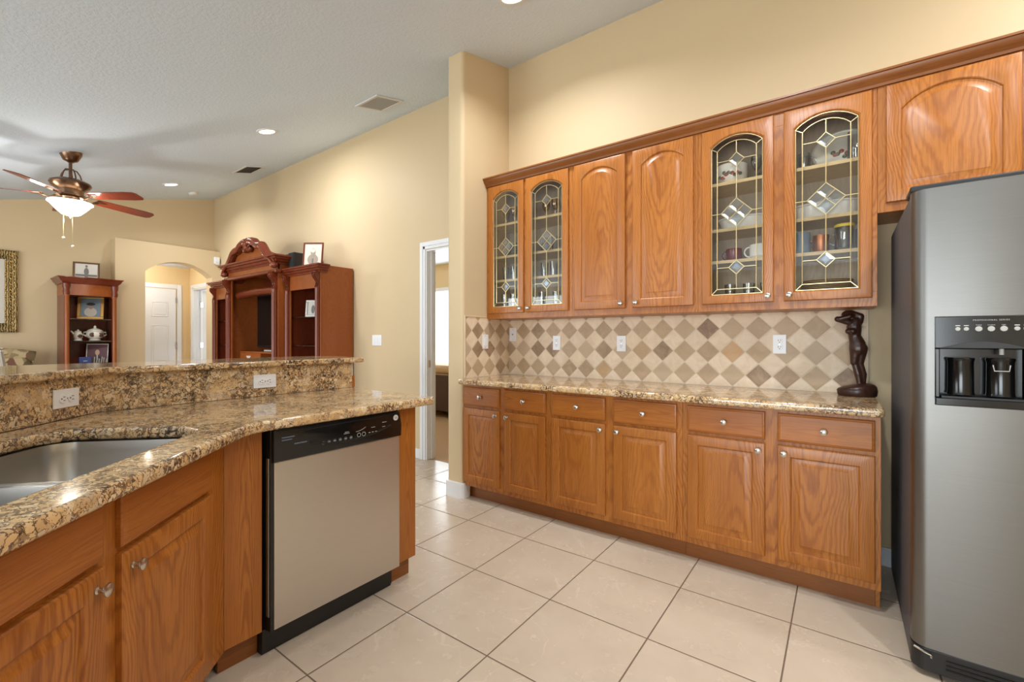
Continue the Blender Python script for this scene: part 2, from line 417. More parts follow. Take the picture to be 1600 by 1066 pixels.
def slab(outlines, z0, z1, bev, name, mat, parent=None, loc=(0, 0, 0), rz=0):
    # flat slab with rounded edge from 2D outlines (first outer, others holes)
    c = bpy.data.curves.new(name, 'CURVE'); c.dimensions = '2D'; c.fill_mode = 'BOTH'
    c.extrude = (z1 - z0) / 2 - bev; c.bevel_depth = bev; c.bevel_resolution = 3; c.offset = -bev
    for ol in outlines:
        sp = c.splines.new('POLY'); sp.points.add(len(ol) - 1)
        for p, q in zip(sp.points, ol): p.co = (q[0], q[1], 0, 1)
        sp.use_cyclic_u = True
    t = bpy.data.objects.new('temp_slab', c); COL.objects.link(t)
    dg = bpy.context.evaluated_depsgraph_get(); me = bpy.data.meshes.new_from_object(t.evaluated_get(dg))
    bpy.data.objects.remove(t); me.materials.clear(); me.materials.append(mat)
    for v in me.vertices: v.co.z += (z0 + z1) / 2
    me.polygons.foreach_set('use_smooth', [True] * len(me.polygons)); me.set_sharp_from_angle(angle=math.radians(35))
    o = bpy.data.objects.new(name, me); COL.objects.link(o); o.location = loc; o.rotation_euler = (0, 0, rz)
    if parent: o.parent = parent
    return o
def rounded(poly, radii, n=8):
    out = []; m = len(poly)
    for i, p in enumerate(poly):
        r = radii[i] if isinstance(radii, (list, tuple)) else radii
        if r <= 0: out.append(p); continue
        a = Vector(poly[i - 1]) - Vector(p); b = Vector(poly[(i + 1) % m]) - Vector(p); a.normalize(); b.normalize()
        ang = a.angle(b); d = r / math.tan(ang / 2)
        p0 = Vector(p) + a * d; p2 = Vector(p) + b * d
        cdir = (a + b).normalized(); cc = Vector(p) + cdir * (r / math.sin(ang / 2))
        v0 = p0 - cc; v2 = p2 - cc; tot = v0.angle(v2); sgn = 1 if v0.x * v2.y - v0.y * v2.x > 0 else -1
        for k in range(n + 1):
            t = sgn * tot * k / n; out.append((cc.x + v0.x * math.cos(t) - v0.y * math.sin(t), cc.y + v0.x * math.sin(t) + v0.y * math.cos(t)))
    return out

# ------------------------------------------------------------------ the setting
PX = -2.325; WY = 3.12; LX = -8.5; BX = -8.27; RX = 1.62; FY = -3.5
struct(MB().box(-10.2, RX + .12, FY - .12, WY + .06, -.1, 0), 'floor', FLOOR)
struct(MB().box(-10.6, -1.8, WY + .06, 6.8, -.1, 0), 'floor_carpet', CARPET)
yb = -1.3
struct(MB().prism([(WY + .12, ceil_z(WY + .12)), (WY + .12, ceil_z(WY + .12) + .1), (FY - .12, ceil_z(yb) + .1), (FY - .12, ceil_z(yb)), (yb, ceil_z(yb))], LX - .12, RX + .12, 'x'), 'ceiling', CEIL)
def wall_seg(mb, x0, x1, z0=0, z1=None):
    if z1 is not None: mb.box(x0, x1, WY, WY + .12, z0, z1)
    else: mb.prism([(WY, z0), (WY + .12, z0), (WY + .12, ceil_z(WY + .12)), (WY, ceil_z(WY))], x0, x1, 'x')
DX0, DX1, DZ = -3.36, -2.53, 2.11          # doorway to the bedroom
mb = MB(); wall_seg(mb, LX - .12, DX0); wall_seg(mb, DX1, RX + .12); wall_seg(mb, DX0, DX1, DZ)
struct(mb, 'wall_back', WALL)
# stub wall with rounded corners at the end of the kitchen run
pl = rounded([(PX - .165, WY - .001), (PX - .165, 2.53), (PX, 2.53), (PX, WY - .001)], [0, .03, .03, 0])
mb = MB(); n = len(pl)
mb.loops([[(x, y, 0) for x, y in pl], [(x, y, ceil_z(y) - .001) for x, y in pl]])
struct(mb, 'wall_stub', WALL, smooth=30)
struct(MB().prism([(FY, 0), (2.06, 0), (2.06, 2.45), (WY, 2.45), (WY, ceil_z(WY)), (-1.3, ceil_z(-1.3)), (FY, ceil_z(-1.3))], LX - .12, LX, 'x'), 'wall_left', WALL)
# block with the arched opening in front of the hall
arch = [(1.79, 0), (2.13, 0), (2.13, 2.215)]
for k in range(1, 24):
    t = k / 24; y = 2.13 + .87 * t; u = 2 * t - 1; Rr = (.435 ** 2 + .19 ** 2) / (2 * .19)
    arch.append((y, 2.215 + math.sqrt(Rr * Rr - (.435 * u) ** 2) - (Rr - .19)))
arch += [(3.0, 2.215), (3.0, 0), (WY - .001, 0), (WY - .001, 2.652), (1.79, 2.652)]
struct(MB().prism(arch, LX + .0, BX, 'x'), 'wall_arch', WALL)
# hall behind the arch
HX = -9.6
mb = MB().box(HX - .1, HX, 1.6, WY, 0, 2.5).box(HX, LX - .12, 1.6, 1.7, 0, 2.5)
struct(mb, 'wall_hall', HALLWALL)
struct(MB().box(HX - .1, LX - .122, 1.6, WY + .12, 2.5, 2.56), 'ceiling_hall', CEIL)
mb = MB().box(HX - .1, -9.42, WY, WY + .12, 0, 2.5).box(-8.72, LX - .121, WY, WY + .12, 0, 2.5).box(-9.42, -8.72, WY, WY + .12, 2.11, 2.5)
struct(mb, 'wall_hall_side', HALLWALL)
# walls behind the camera with window openings
mb = MB()
def wall_front(x0, x1, z0, z1): mb.box(x0, x1, FY - .12, FY, z0, z1)
top = ceil_z(yb)
wall_front(LX - .12, -7.0, 0, top); wall_front(-7.0, -3.4, 2.3, top); wall_front(-3.4, -1.5, 0, top)
wall_front(-1.5, 1.1, 0, .35); wall_front(-1.5, 1.1, 1.98, top); wall_front(1.1, RX + .12, 0, top)
struct(mb, 'wall_front', WALL)
struct(MB().prism([(FY - .12, 0), (WY + .12, 0), (WY + .12, ceil_z(WY + .12)), (yb, top), (FY - .12, top)], RX, RX + .12, 'x'), 'wall_right', WALL)
def window_frame(name, x0, x1, z0, z1, nm):
    m = MB(); w = .05
    m.box(x0, x1, FY - .1, FY - .04, z0, z0 + w).box(x0, x1, FY - .1, FY - .04, z1 - w, z1)
    for k in range(nm + 1):
        xc = x0 + w / 2 + (x1 - x0 - w) * k / nm; m.box(xc - w / 2, xc + w / 2, FY - .1, FY - .04, z0 + w, z1 - w)
    struct(m, name, WHITE)
window_frame('window_1', -7.0, -3.4, 0, 2.3, 3); window_frame('window_2', -1.5, 1.1, .35, 1.98, 2)

# trim: door casing, jamb, baseboards
def casing(name, x0, x1, z, y, w=.075, t=.018, left=True, right=True, jamb=.12):
    m = MB()
    def prof(a, b, horiz):
        pass
    if left: m.box(x0 - w, x0 - w * .45, y - t, y, 0, z + w).box(x0 - w * .45, x0 - .004, y - t * .7, y, 0, z + w * .45)
    if right: m.box(x1 + w * .45, x1 + w, y - t, y, 0, z + w).box(x1 + .004, x1 + w * .45, y - t * .7, y, 0, z + w * .45)
    m.box(x0 - w * .45, x1 + w * .45, y - t, y, z + w * .45, z + w).box(x0 - w * .45 + .001, x1 + w * .45, y - t * .7, y, z + .004, z + w * .45)
    m.box(x0 - .004, x0 + .012, y - .004, y + jamb, 0, z).box(x1 - .012, x1 + .004, y - .004, y + jamb, 0, z).box(x0 + .012, x1 - .012, y - .004, y + jamb, z - .016, z)
    m.box(x0 + .012, x0 + .024, y + .05, y + .085, 0, z - .016)
    return struct(m, name, WHITE, bevel=.003)
casing('trim_1', DX0, DX1, DZ, WY - .001, right=False)
MB().box(DX0 + .012, DX0 + .0145, WY + .02, WY + .045, .93, 1.0).build('strike_plate', NICKEL, bpy.data.objects['trim_1'], kind='structure')
casing('trim_2', -9.42, -8.72, 2.11, WY - .001)
def base(name, segs):
    m = MB()
    for (x0, x1, y0, y1) in segs: m.box(x0, x1, y0, y1, 0, .1)
    return struct(m, name, WHITE, bevel=.006)
base('baseboard_back', [(-4.55, DX0 - .08, WY - .014, WY), (PX + .001 + 2.47, 1.6, WY - .014, WY)])
bp = rounded([(PX - .18, WY - .02), (PX - .18, 2.514), (PX + .014, 2.514), (PX + .014, 2.60), (PX, 2.60), (PX, 2.53), (PX - .165, 2.53), (PX - .165, WY - .02)], [0, .035, .035, 0, 0, .03, .03, 0])
struct(MB().prism(bp, 0, .115, 'z'), 'baseboard_stub', WHITE)
base('baseboard_left', [(LX, LX + .014, FY, 1.78), (BX, BX + .014, 1.79, 2.12), (BX, BX + .014, 3.01, WY)])
# six panel hall door
def panel_door(name, w, h, parent=None):
    m = MB(); t = .035
    m.box(0, w, 0, t, 0, h)
    d = m.build(name, WHITE, parent)
    p = MB()
    rows = [(.14, .62), (.80, 1.45), (1.60, 1.86)]; s = .11; c = .10
    cw = (w - 2 * s - c) / 2
    for z0, z1 in rows:
        for x0 in (s, s + cw + c):
            L = []
            for e, y in ((0, -.001), (.008, .0), (.022, -.0005), (.035, -.007)):
                L.append([(x0 + e, y - .0, z0 + e), (x0 + cw - e, y, z0 + e), (x0 + cw - e, y, z1 - e), (x0 + e, y, z1 - e)])
            p.loops([[(x, y - .001 - (.008 if i == 1 else 0), z) for x, y, z in l] for i, l in enumerate(L)])
    p.build('raised_panels', WHITE, d, kind=None)
    return d
d1 = panel_door('door_1', .80, 2.09); d1['kind'] = 'structure'
d1.location = (HX + .03, 2.10, .008); d1.rotation_euler = (0, 0, PI / 2)
for z in (.3, 1.05, 1.85):
    MB().box(.795, .812, -.012, .004, z, z + .09).build('hinge', NICKEL, d1)
m = MB()
m.box(HX, HX + .016, 2.925, 2.995, 0, 2.185).box(HX, HX + .016, 2.02, 2.925, 2.11, 2.185).box(HX, HX + .016, 2.02, 2.09, 0, 2.11)
struct(m, 'trim_3', WHITE, bevel=.003)
d2 = panel_door('door_2', .66, 2.08); d2['kind'] = 'structure'
d2.location = (-9.385, WY + .13, .008); d2.rotation_euler = (0, 0, math.radians(62))
for z in (.3, 1.05, 1.78):
    MB().box(-.03, .012, -.006, .006, z, z + .09).build('hinge', NICKEL, d2)
# bedroom and side room shells seen through the doorways
m = MB().box(-7.3, -4.9, 6.6, 6.7, 0, .6).box(-7.3, -4.9, 6.6, 6.7, 2.2, 2.75).box(-1.8, -1.7, WY + .12, 6.7, 0, 2.75).box(-7.7, -7.3, 6.6, 6.7, 0, 2.75).box(-4.9, -1.8, 6.6, 6.7, 0, 2.75).box(-7.8, -7.7, WY + .12, 6.7, 0, 2.75)
struct(m, 'wall_bedroom', HALLWALL)
struct(MB().box(-7.8, -1.7, WY + .12, 6.7, 2.75, 2.8), 'ceiling_bedroom', CEIL)
struct(MB().box(-7.3, -4.9, 6.62, 6.66, .6, 2.2), 'window_3', DAYPANE)
m = MB()
for x in (-7.32, -6.0, -4.93): m.box(x, x + .05, 6.57, 6.62, .6, 2.2)
m.box(-7.35, -4.86, 6.56, 6.62, 2.2, 2.27).box(-7.35, -4.86, 6.54, 6.62, .56, .6); struct(m, 'trim_4', WHITE)
m = MB().box(-10.6, -7.85, 5.4, 5.5, 0, 2.5).box(-10.7, -10.6, WY + .12, 5.5, 0, 2.5).box(-7.9, -7.81, WY + .12, 5.5, 0, 2.5)
struct(m, 'wall_side_room', plain('pale_wall', srgb(236, 234, 230), .6))
struct(MB().box(-10.7, -7.8, WY + .12, 5.5, 2.5, 2.55), 'ceiling_side_room', CEIL)

# ------------------------------------------------------------------ cabinet doors, drawers, knobs
def dloop(w, h, il, ib, it, rise, y, N=14, ir=None):
    ir = il if ir is None else ir
    pts = [(il, y, ib), (w - ir, y, ib)]
    x1, x0 = w - ir, il; zc = h - it - rise; c = (x1 - x0) / 2
    if rise > 0: R = (c * c + rise * rise) / (2 * rise)
    for k in range(N + 1):
        t = 1 - 2 * k / N; x = (x0 + x1) / 2 + c * t
        z = zc + (math.sqrt(max(R * R - (c * t) ** 2, 0)) - (R - rise) if rise > 0 else 0)
        pts.append((x, y, z))
    return pts
def knob(parent, x, z, y=-.019):
    prof = [(.0085, 0), (.0085, -.002), (.005, -.0045), (.0048, -.012), (.0075, -.016), (.0125, -.0185), (.0148, -.0215), (.0142, -.025), (.0095, -.0275), (.001, -.0283)]
    return MB().lathe(prof, (0, 0, 0), 'y', 20).build('knob', NICKEL, parent, loc=(x, y, z), smooth=40)
def raised_door(w, h, rise, parent, loc, knob_at, s=.052, tr=None, name='door'):
    it = tr if tr is not None else (s * .95)
    L = [dloop(w, h, 0, 0, 0, 0, 0), dloop(w, h, 0, 0, 0, 0, -.013), dloop(w, h, .003, .003, .003, 0, -.0175), dloop(w, h, .008, .008, .008, 0, -.019),
         dloop(w, h, s, s, it, rise, -.019), dloop(w, h, s + .004, s + .004, it + .004, rise, -.0165), dloop(w, h, s + .007, s + .007, it + .007, rise, -.010),
         dloop(w, h, s + .012, s + .012, it + .012, rise, -.010), dloop(w, h, s + .040, s + .040, it + .036, rise * .96, -.0165), dloop(w, h, s + .042, s + .042, it + .038, rise * .96, -.0178)]
    d = MB().loops(L).build(name, OAK, parent, loc=loc, smooth=28)
    if knob_at: knob(d, *knob_at)
    return d
def slab_drawer(w, h, parent, loc, k=True, name='drawer'):
    L = [dloop(w, h, e, e, e, 0, y, 2) for e, y in ((0, 0), (0, -.011), (.003, -.015), (.008, -.0165), (.012, -.019))]
    d = MB().loops(L).build(name, OAKH, parent, loc=loc, smooth=28)
    if k: knob(d, w / 2, h / 2)
    return d
def glass_door(w, h, rise, parent, loc, knob_at, s=.050):
    it = s * 1.05
    L = [dloop(w, h, 0, 0, 0, 0, 0), dloop(w, h, 0, 0, 0, 0, -.013), dloop(w, h, .003, .003, .003, 0, -.0175), dloop(w, h, .008, .008, .008, 0, -.019),
         dloop(w, h, s - .006, s - .006, it - .006, rise, -.019), dloop(w, h, s, s, it, rise, -.013), dloop(w, h, s, s, it, rise, 0)]
    d = MB().loops(L, ring=True).build('door', OAK, parent, loc=loc, smooth=28)
    knob(d, *knob_at)
    yg = -.007
    MB().loops([dloop(w, h, s - .003, s - .003, it - .003, rise, yg), dloop(w, h, s - .003, s - .003, it - .003, rise, yg + .003)]).build('glass_pane', PANE, d)
    # brass came
    m = MB(); r = .0027; yc = yg - .002
    b = .125 * (w - 2 * s) ; bt = .034
    def strip(p, q, rr=r): m.tube([(p[0], yc, p[1]), (q[0], yc, q[1])], rr, 6)
    outer = dloop(w, h, s + .003, s + .003, it + .003, rise, yc)
    inner = dloop(w, h, s + b, s + bt, it + bt, rise * .82, yc)
    for lp in (outer, inner):
        m.tube(lp[:2], r, 6); m.tube(lp[1:3], r, 6); m.tube(lp[2:], r, 6); m.tube([lp[-1], lp[0]], r, 6)
    for i in (0, 1, 2, -1): m.tube([outer[i], inner[i]], r, 6)
    cx = w / 2; z0 = s; H = h - s - it
    zt, zm, zl = z0 + .845 * H, z0 + .515 * H, z0 + .172 * H
    hs = min(.040, (w - 2 * s) * .17); hm = min(.082, (w - 2 * s) * .30); vm = hm * 1.0; vs = hs * 1.0
    xi0, xi1 = s + b, w - s - b
    def diamond(zc, a, v, four):
        for p, q in (((cx - a, zc), (cx, zc + v)), ((cx, zc + v), (cx + a, zc)), ((cx + a, zc), (cx, zc - v)), ((cx, zc - v), (cx - a, zc))): strip(p, q)
        subs = [(cx, zc, a, v)]
        if four:
            subs = [(cx - a / 2, zc, a / 2, v / 2), (cx + a / 2, zc, a / 2, v / 2), (cx, zc + v / 2, a / 2, v / 2), (cx, zc - v / 2, a / 2, v / 2)]
            strip((cx - a / 2, zc + v / 2), (cx + a / 2, zc - v / 2), r * .7); strip((cx - a / 2, zc - v / 2), (cx + a / 2, zc + v / 2), r * .7)
        for x, z, aa, vv in subs:
            f = .52
            bevs = MB(); bevs.loops([[(x - aa * e, y, z), (x, y, z - vv * e), (x + aa * e, y, z), (x, y, z + vv * e)] for e, y in ((.95, yg - .0005), (.95, yg - .002), (f, yg - .0062))]); bevs.build('bevelled_diamond', BEVELGLASS, d)
    diamond(zt, hs, vs, False); diamond(zm, hm, vm, True); diamond(zl, hs, vs, False)
    ztop = inner[2 + 7][2]
    strip((cx, zt + vs), (cx, ztop)); strip((cx, zt - vs), (cx, zm + vm)); strip((cx, zm - vm), (cx, zl + vs)); strip((cx, zl - vs), (cx, s + bt))
    for zc, a in ((zt, hs), (zl, hs)): strip((cx - a, zc), (xi0, zc)); strip((cx + a, zc), (xi1, zc))
    strip((cx - hm, zm), (s, zm)); strip((cx + hm, zm), (w - s, zm))
    m.build('brass_came', CAME, d)
    return d

# ------------------------------------------------------------------ base cabinets along the back wall
YF = 2.549
def base_cabinet(label, x0, x1, doors, end_panel=False):
    t = thing('base_cabinet', label, 'cabinet', (x0, YF, 0), 0, 'oak base cabinets along the back wall')
    w = x1 - x0; D = WY - .004 - YF
    m = MB().box(0, w, 0, D, .102, .873)
    if end_panel: m.box(w - .018, w, .072, D, 0, .102)
    m.build('carcass', OAK, t, bevel=.0015)
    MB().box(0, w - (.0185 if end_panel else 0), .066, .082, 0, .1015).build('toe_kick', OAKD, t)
    for (a, b, kr) in doors:
        dw = b - a
        slab_drawer(dw, .138, t, (a - x0, -.0005, .716))
        raised_door(dw, .559, 0, t, (a - x0, -.0005, .138), (dw - .028 if kr else .028, .559 - .035))
    return t
LD = [(-2.323, -1.976, 1), (-1.931, -1.586, 0), (-1.535, -1.159, 1), (-1.106, -.734, 0), (-.677, -.306, 1), (-.252, .120, 0)]
base_cabinet('oak base cabinet next to the stub wall, narrowest of the row of three', PX + .001, -1.5605, LD[:2])
base_cabinet('oak base cabinet in the middle of the row of three along the wall', -1.5595, -.7055, LD[2:4])
base_cabinet('oak base cabinet nearest the refrigerator, below the wooden figurine', -.7045, .141, LD[4:], True)
ct = slab([rounded([(PX + .001, 2.483), (.152, 2.483), (.152, WY - .002), (PX + .001, WY - .002)], [.0, .03, .0, 0])], .8745, .914, .012, 'granite_counter', GRANITE)
tag(ct, 'long speckled granite counter on the base cabinets below the tiled backsplash', 'countertop')
bs = thing('tile_backsplash', 'tan and brown diamond tile backsplash between granite counter and wall cabinets', 'backsplash', (PX, WY, .914))
MB().box(PX + .006, .108, WY - .009, WY - .0005, .9145, 1.375).build('back_tiles', DIAMX, bs, loc=(-PX, -WY, -.914))
MB().box(PX + .0005, PX + .006, 2.556, WY - .0095, .9145, 1.386).build('side_tiles', DIAMY, bs, loc=(-PX, -WY, -.914))
for q in ((PX + .0005, PX + .011, 2.544, 2.556, .9145, 1.397), (PX + .0005, PX + .011, 2.5565, 2.81, 1.386, 1.397), (.108, .119, WY - .012, WY - .0005, .9145, 1.375)):
    MB().box(*q).build('edge_trim', TILETRIM, bs, loc=(-PX, -WY, -.914), bevel=.002)

# ------------------------------------------------------------------ wall cabinets
YU = 2.819
def wall_cabinet(label, x0, x1, z0, z1, doors, glass, rise=.055):
    t = thing('wall_cabinet', label, 'cabinet', (x0, YU, z0), 0, 'oak wall cabinets')
    w = x1 - x0; D = WY - .004 - YU; h = z1 - z0
    if glass:
        m = MB().box(0, .016, .019, D, 0, h).box(w - .016, w, .019, D, 0, h).box(.016, w - .016, .019, D, h - .016, h)
        m.box(0, w, 0, .019, 0, .042 + .03).box(0, w, 0, .019, h - .10, h)
        a = doors[0][0] - x0; b = doors[-1][1] - x0
        m.box(0, a + .035, 0, .019, .072, h - .10).box(b - .035, w, 0, .019, .072, h - .10)
        c0 = doors[0][1] - x0; c1 = doors[1][0] - x0
        m.box(c0 - .02, c1 + .02, 0, .019, .072, h - .10)
        m.box(.016, w - .016, .019, D, .0, .016)
        m.build('carcass', OAK, t, bevel=.001)
        MB().box(.0165, w - .0165, D - .006, D - .0005, .0165, h - .0165).box(.0165, .019, .022, D - .0065, .0165, h - .0165).box(w - .019, w - .0165, .022, D - .0065, .0165, h - .0165).build('lining', CABIN, t)
        for sz in glass:
            MB().box(.0195, w - .0195, .035, D - .007, sz - z0 - .018, sz - z0).build('shelf', MAPLE, t)
        MB().box(.0195, w - .0195, .035, D - .007, .0165, .056).build('bottom_shelf', MAPLE, t)
    else:
        MB().box(0, w, 0, D, 0, h).build('carcass', OAK, t, bevel=.0015)
    for (a, b, kr) in doors:
        dw = b - a; dz = (.042 if not glass else .042)
        hh = 2.432 - (z0 + dz)
        if glass: glass_door(dw, hh, rise, t, (a - x0, -.0005, dz), (dw - .026 if kr else .026, .032))
        else: raised_door(dw, hh, rise, t, (a - x0, -.0005, dz), (dw - .026 if kr else .026, .032), tr=.045)
    return t
S1, S2, S3, S0 = 1.690, 1.880, 2.140, 1.432
UD = [(-2.296, -1.953, 1), (-1.931, -1.565, 0), (-1.517, -1.142, 1), (-1.092, -.714, 0), (-.666, -.297, 1), (-.250, .121, 0)]
wall_cabinet('oak wall cabinet with leaded glass doors next to the stub wall, holding drinking glasses', PX + .001, -1.541, 1.376, 2.47, UD[:2], [S1, S2, S3])
wall_cabinet('oak wall cabinet with two solid arched doors between the leaded glass pairs', -1.540, -.691, 1.376, 2.47, UD[2:4], None)
wall_cabinet('oak wall cabinet with leaded glass doors nearest the refrigerator, holding dishes and mugs', -.690, .141, 1.376, 2.47, UD[4:], [1.676, 1.862, 2.134])
wall_cabinet('short oak wall cabinet with arched doors above the refrigerator', .142, 1.10, 1.829, 2.47, [(.173, .617, 1), (.635, 1.08, 0)], None, .075)
# crown moulding
prof = [(0, 0), (-.014, 0), (-.016, .012), (-.022, .02), (-.034, .03), (-.042, .044), (-.044, .052), (-.052, .054), (-.052, .064), (0, .064)]
crn = MB(); x0c, x1c = PX + .001, 1.10
crn.prism([(YU + a, 2.440 + b) for a, b in prof], x0c, x1c, 'x')
crn.M = Matrix.Identity(4)
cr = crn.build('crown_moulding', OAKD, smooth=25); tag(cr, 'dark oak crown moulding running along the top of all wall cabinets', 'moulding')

# ------------------------------------------------------------------ outlets and switches (local: x right, -y out of the wall, z up)
def outlet(label, loc, rz=0, kind='duplex', sideways=False, group=None, cat='outlet', name='wall_outlet'):
    t = thing(name, label, cat, loc, rz, group)
    w, h = (.07, .115)
    if kind == 'triple': w, h = .165, .117
    M = Matrix.Rotation(PI / 2, 4, 'Y') if sideways else Matrix.Identity(4)
    m = MB(); m.M = M; m.box(-w / 2, w / 2, -.006, 0, -h / 2, h / 2); m.build('cover_plate', PLATE, t, bevel=.0025)
    if kind == 'duplex':
        for s in (-1, 1):
            f = MB(); f.M = M; f.lathe([(.0165, 0), (.0165, -.0022), (.0155, -.0026)], (0, -.006, s * .0195), 'y', 20); r = f.build('receptacle', PLATE, t)
            q = MB(); q.M = M
            q.box(-.0075, -.0052, -.0092, -.0086, s * .0195 - .001, s * .0195 + .0085).box(.0052, .0075, -.0092, -.0086, s * .0195, s * .0195 + .0085).cyl((0, -.0092, s * .0195 - .0075), .0027, .0006, 'y', 10)
            q.build('slots', SLOT, r)
        q = MB(); q.M = M; q.lathe([(.0033, 0), (.003, -.0012)], (0, -.006, 0), 'y', 10); q.build('screw', NICKEL, t)
    elif kind == 'rocker':
        MB().box(-.0165, .0165, -.0095, -.0061, -.0335, .0335).build('rocker', PLATE, t, bevel=.002)
        for z in (-.048, .048): MB().lathe([(.003, 0), (.0025, -.001)], (0, -.006, z), 'y', 10).build('screw', NICKEL, t)
    elif kind == 'cable':
        MB().lathe([(.0065, 0), (.0065, -.005), (.0035, -.005), (.0035, -.010)], (0, -.006, 0), 'y', 12).build('cable_socket', NICKEL, t)
        for z in (-.042, .042): MB().lathe([(.003, 0), (.0025, -.001)], (0, -.006, z), 'y', 10).build('screw', NICKEL, t)
    elif kind == 'triple':
        for x in (-.046, 0, .046): MB().box(x - .0165, x + .0165, -.0095, -.0061, -.0335, .0335).build('rocker', PLATE, t, bevel=.002)
    return t
yw = WY - .0095
outlet('white wall outlet in the diamond tiles, second plate from the left on the back wall', (-1.838, yw, 1.184))
outlet('white wall outlet in the diamond tiles below the two solid oak wall cabinet doors', (-1.293, yw, 1.182))
outlet('white wall outlet in the diamond tiles nearest the wooden figurine', (-.298, yw, 1.184))
outlet('small white cable plate in the diamond tiles next to the corner', (-2.272, yw, 1.253), kind='cable', name='cable_plate', cat='cable plate')
outlet('white rocker light switch on the tiled side of the stub wall', (PX + .0065, 2.79, 1.193), PI / 2, 'rocker', name='light_switch', cat='light switch')
outlet('wide white light switch plate on the beige wall between entertainment center and doorway', (-4.142, WY - .0005, 1.201), 0, 'triple', name='light_switch', cat='light switch')

# ------------------------------------------------------------------ refrigerator
FX0, FX1 = .207, 1.117
fr = thing('refrigerator', 'large stainless steel side by side refrigerator with black water dispenser', 'refrigerator', (FX0, 2.24, 0))
ox, oy = FX0, 2.24
MB().box(0, FX1 - FX0, 0, .78, .03, 1.745).build('body', DGREY, fr, bevel=.004)
DYF = -.072
def door_profile(x0, x1, rl=.045, rr=.045):
    bulge = .006; p = [(x0, -.004)]
    for k in range(9):
        a = PI - (PI / 2) * k / 8; p.append((x0 + rl + rl * math.cos(a), DYF + rl - rl * math.sin(a)))
    for k in range(1, 12):
        t = k / 12; p.append((x0 + rl + (x1 - rr - x0 - rl) * t, DYF - bulge * math.sin(PI * t)))
    for k in range(9):
        a = PI / 2 - (PI / 2) * k / 8; p.append((x1 - rr + rr * math.cos(a), DYF + rr - rr * math.sin(a)))
    p.append((x1, -.004)); return p
DX = (.266 - ox, .505 - ox); DZ0, DZ1 = .983, 1.294
A0, A1, B1 = 0.0, .418, FX1 - FX0
pf = door_profile(A0, A1)
def clip(poly, x, keep_left):
    out = []
    for i in range(len(poly)):
        a, b = poly[i - 1], poly[i]; ia = (a[0] <= x) == keep_left; ib = (b[0] <= x) == keep_left
        if ia != ib:
            t = (x - a[0]) / (b[0] - a[0]); out.append((x, a[1] + (b[1] - a[1]) * t))
        if ib: out.append(b)
    return out
m = MB()
m.prism(pf, .112, DZ0, 'z').prism(pf, DZ1, 1.752, 'z').prism(clip(pf, DX[0], True), DZ0, DZ1, 'z').prism(clip(pf, DX[1], False), DZ0, DZ1, 'z')
fd = m.build('freezer_door', STEEL, fr, smooth=30)
fd2 = MB().prism(door_profile(A1 + .008, B1), .112, 1.752, 'z').build('fridge_door', STEEL, fr, smooth=30)
MB().tube([(A1 - .03, DYF - .008, .5), (A1 - .03, DYF - .05, .55), (A1 - .03, DYF - .05, 1.55), (A1 - .03, DYF - .008, 1.6)], .011, 10).build('handle', STEEL, fd, smooth=40)
MB().tube([(A1 + .04, DYF - .008, .5), (A1 + .04, DYF - .05, .55), (A1 + .04, DYF - .05, 1.55), (A1 + .04, DYF - .008, 1.6)], .011, 10).build('handle', STEEL, fd2, smooth=40)
MB().box(-.002, B1 + .002, -.035, .10, 1.7545, 1.778).build('hinge_cover', BLACKMAT, fr, bevel=.006)
MB().prism(rounded([(0, -.002), (0, -.06), (B1, -.06), (B1, -.002)], [0, .04, .04, 0]), .022, .104, 'z').build('base_grille', BLACKMAT, fr, bevel=.004)
g = MB()
for z in (.045, .06, .075): g.box(.09, B1 - .03, -.064, -.0605, z, z + .006)
g.build('grille_louvres', BLACKGLOSS, fr)
MB().tube([(.006, -.054, .098), (.03, -.066, .094), (.05, -.066, .088), (.052, -.062, .076)], .004, 6).build('door_hinge', NICKEL, fr)
MB().box(.03, .07, .02, .06, 0, .03).box(B1 - .07, B1 - .03, .02, .06, 0, .03).box(.03, .07, .7, .74, 0, .03).box(B1 - .07, B1 - .03, .7, .74, 0, .03).build('feet', BLACKMAT, fr)
# dispenser
x0, x1 = DX; yf = DYF - .006
dp = MB()
rp = rounded([(x0 - .001, DZ0), (x1 + .001, DZ0), (x1 + .001, DZ1), (x0 - .001, DZ1)], .014)
hz0, hz1 = 1.010, 1.182; hx0, hx1 = x0 + .013, x1 - .013
dp.box(x0, x1, yf - .003, -.006, hz1, DZ1).box(x0, x1, yf - .008, -.006, DZ0, hz0).box(x0, hx0, yf - .003, -.006, hz0, hz1).box(hx1, x1, yf - .003, -.006, hz0, hz1).box(hx0, hx1, -.012, -.006, hz0, hz1)
dpo = dp.build('dispenser', BLACKGLOSS, fr, bevel=.003)
m = MB().prism([(hx0 - .01, hz1 + .002)] + [(hx0 + (hx1 - hx0) * k / 14, hz1 + .002 + .022 * math.sin(PI * k / 14)) for k in range(15)], yf - .0055, yf - .003, 'y'); m.build('hood', BLACKMAT, dpo)
for cx in (.336 - ox, .432 - ox):
    m = MB().lathe([(.036, hz0 + .012), (.034, hz0 + .02), (.033, 1.135), (.036, 1.145), (.034, 1.150)], (cx, -.044, 0), 'z', 24); m.build('paddle', BLACKGLOSS, dpo, smooth=35)
MB().tube([(.408 - ox, -.082, 1.128), (.411 - ox, -.084, 1.108), (.445 - ox, -.084, 1.108), (.448 - ox, -.082, 1.128)], .0017, 6).build('water_lever', LGREY, dpo)
MB().box(hx0 + .004, hx1 - .004, -.078, -.014, hz0, hz0 + .006).build('drip_tray', BLACKMAT, dpo)
MB().cyl((.432 - ox, -.06, 1.162), .006, .02, 'z', 10).build('spout', LGREY, dpo)
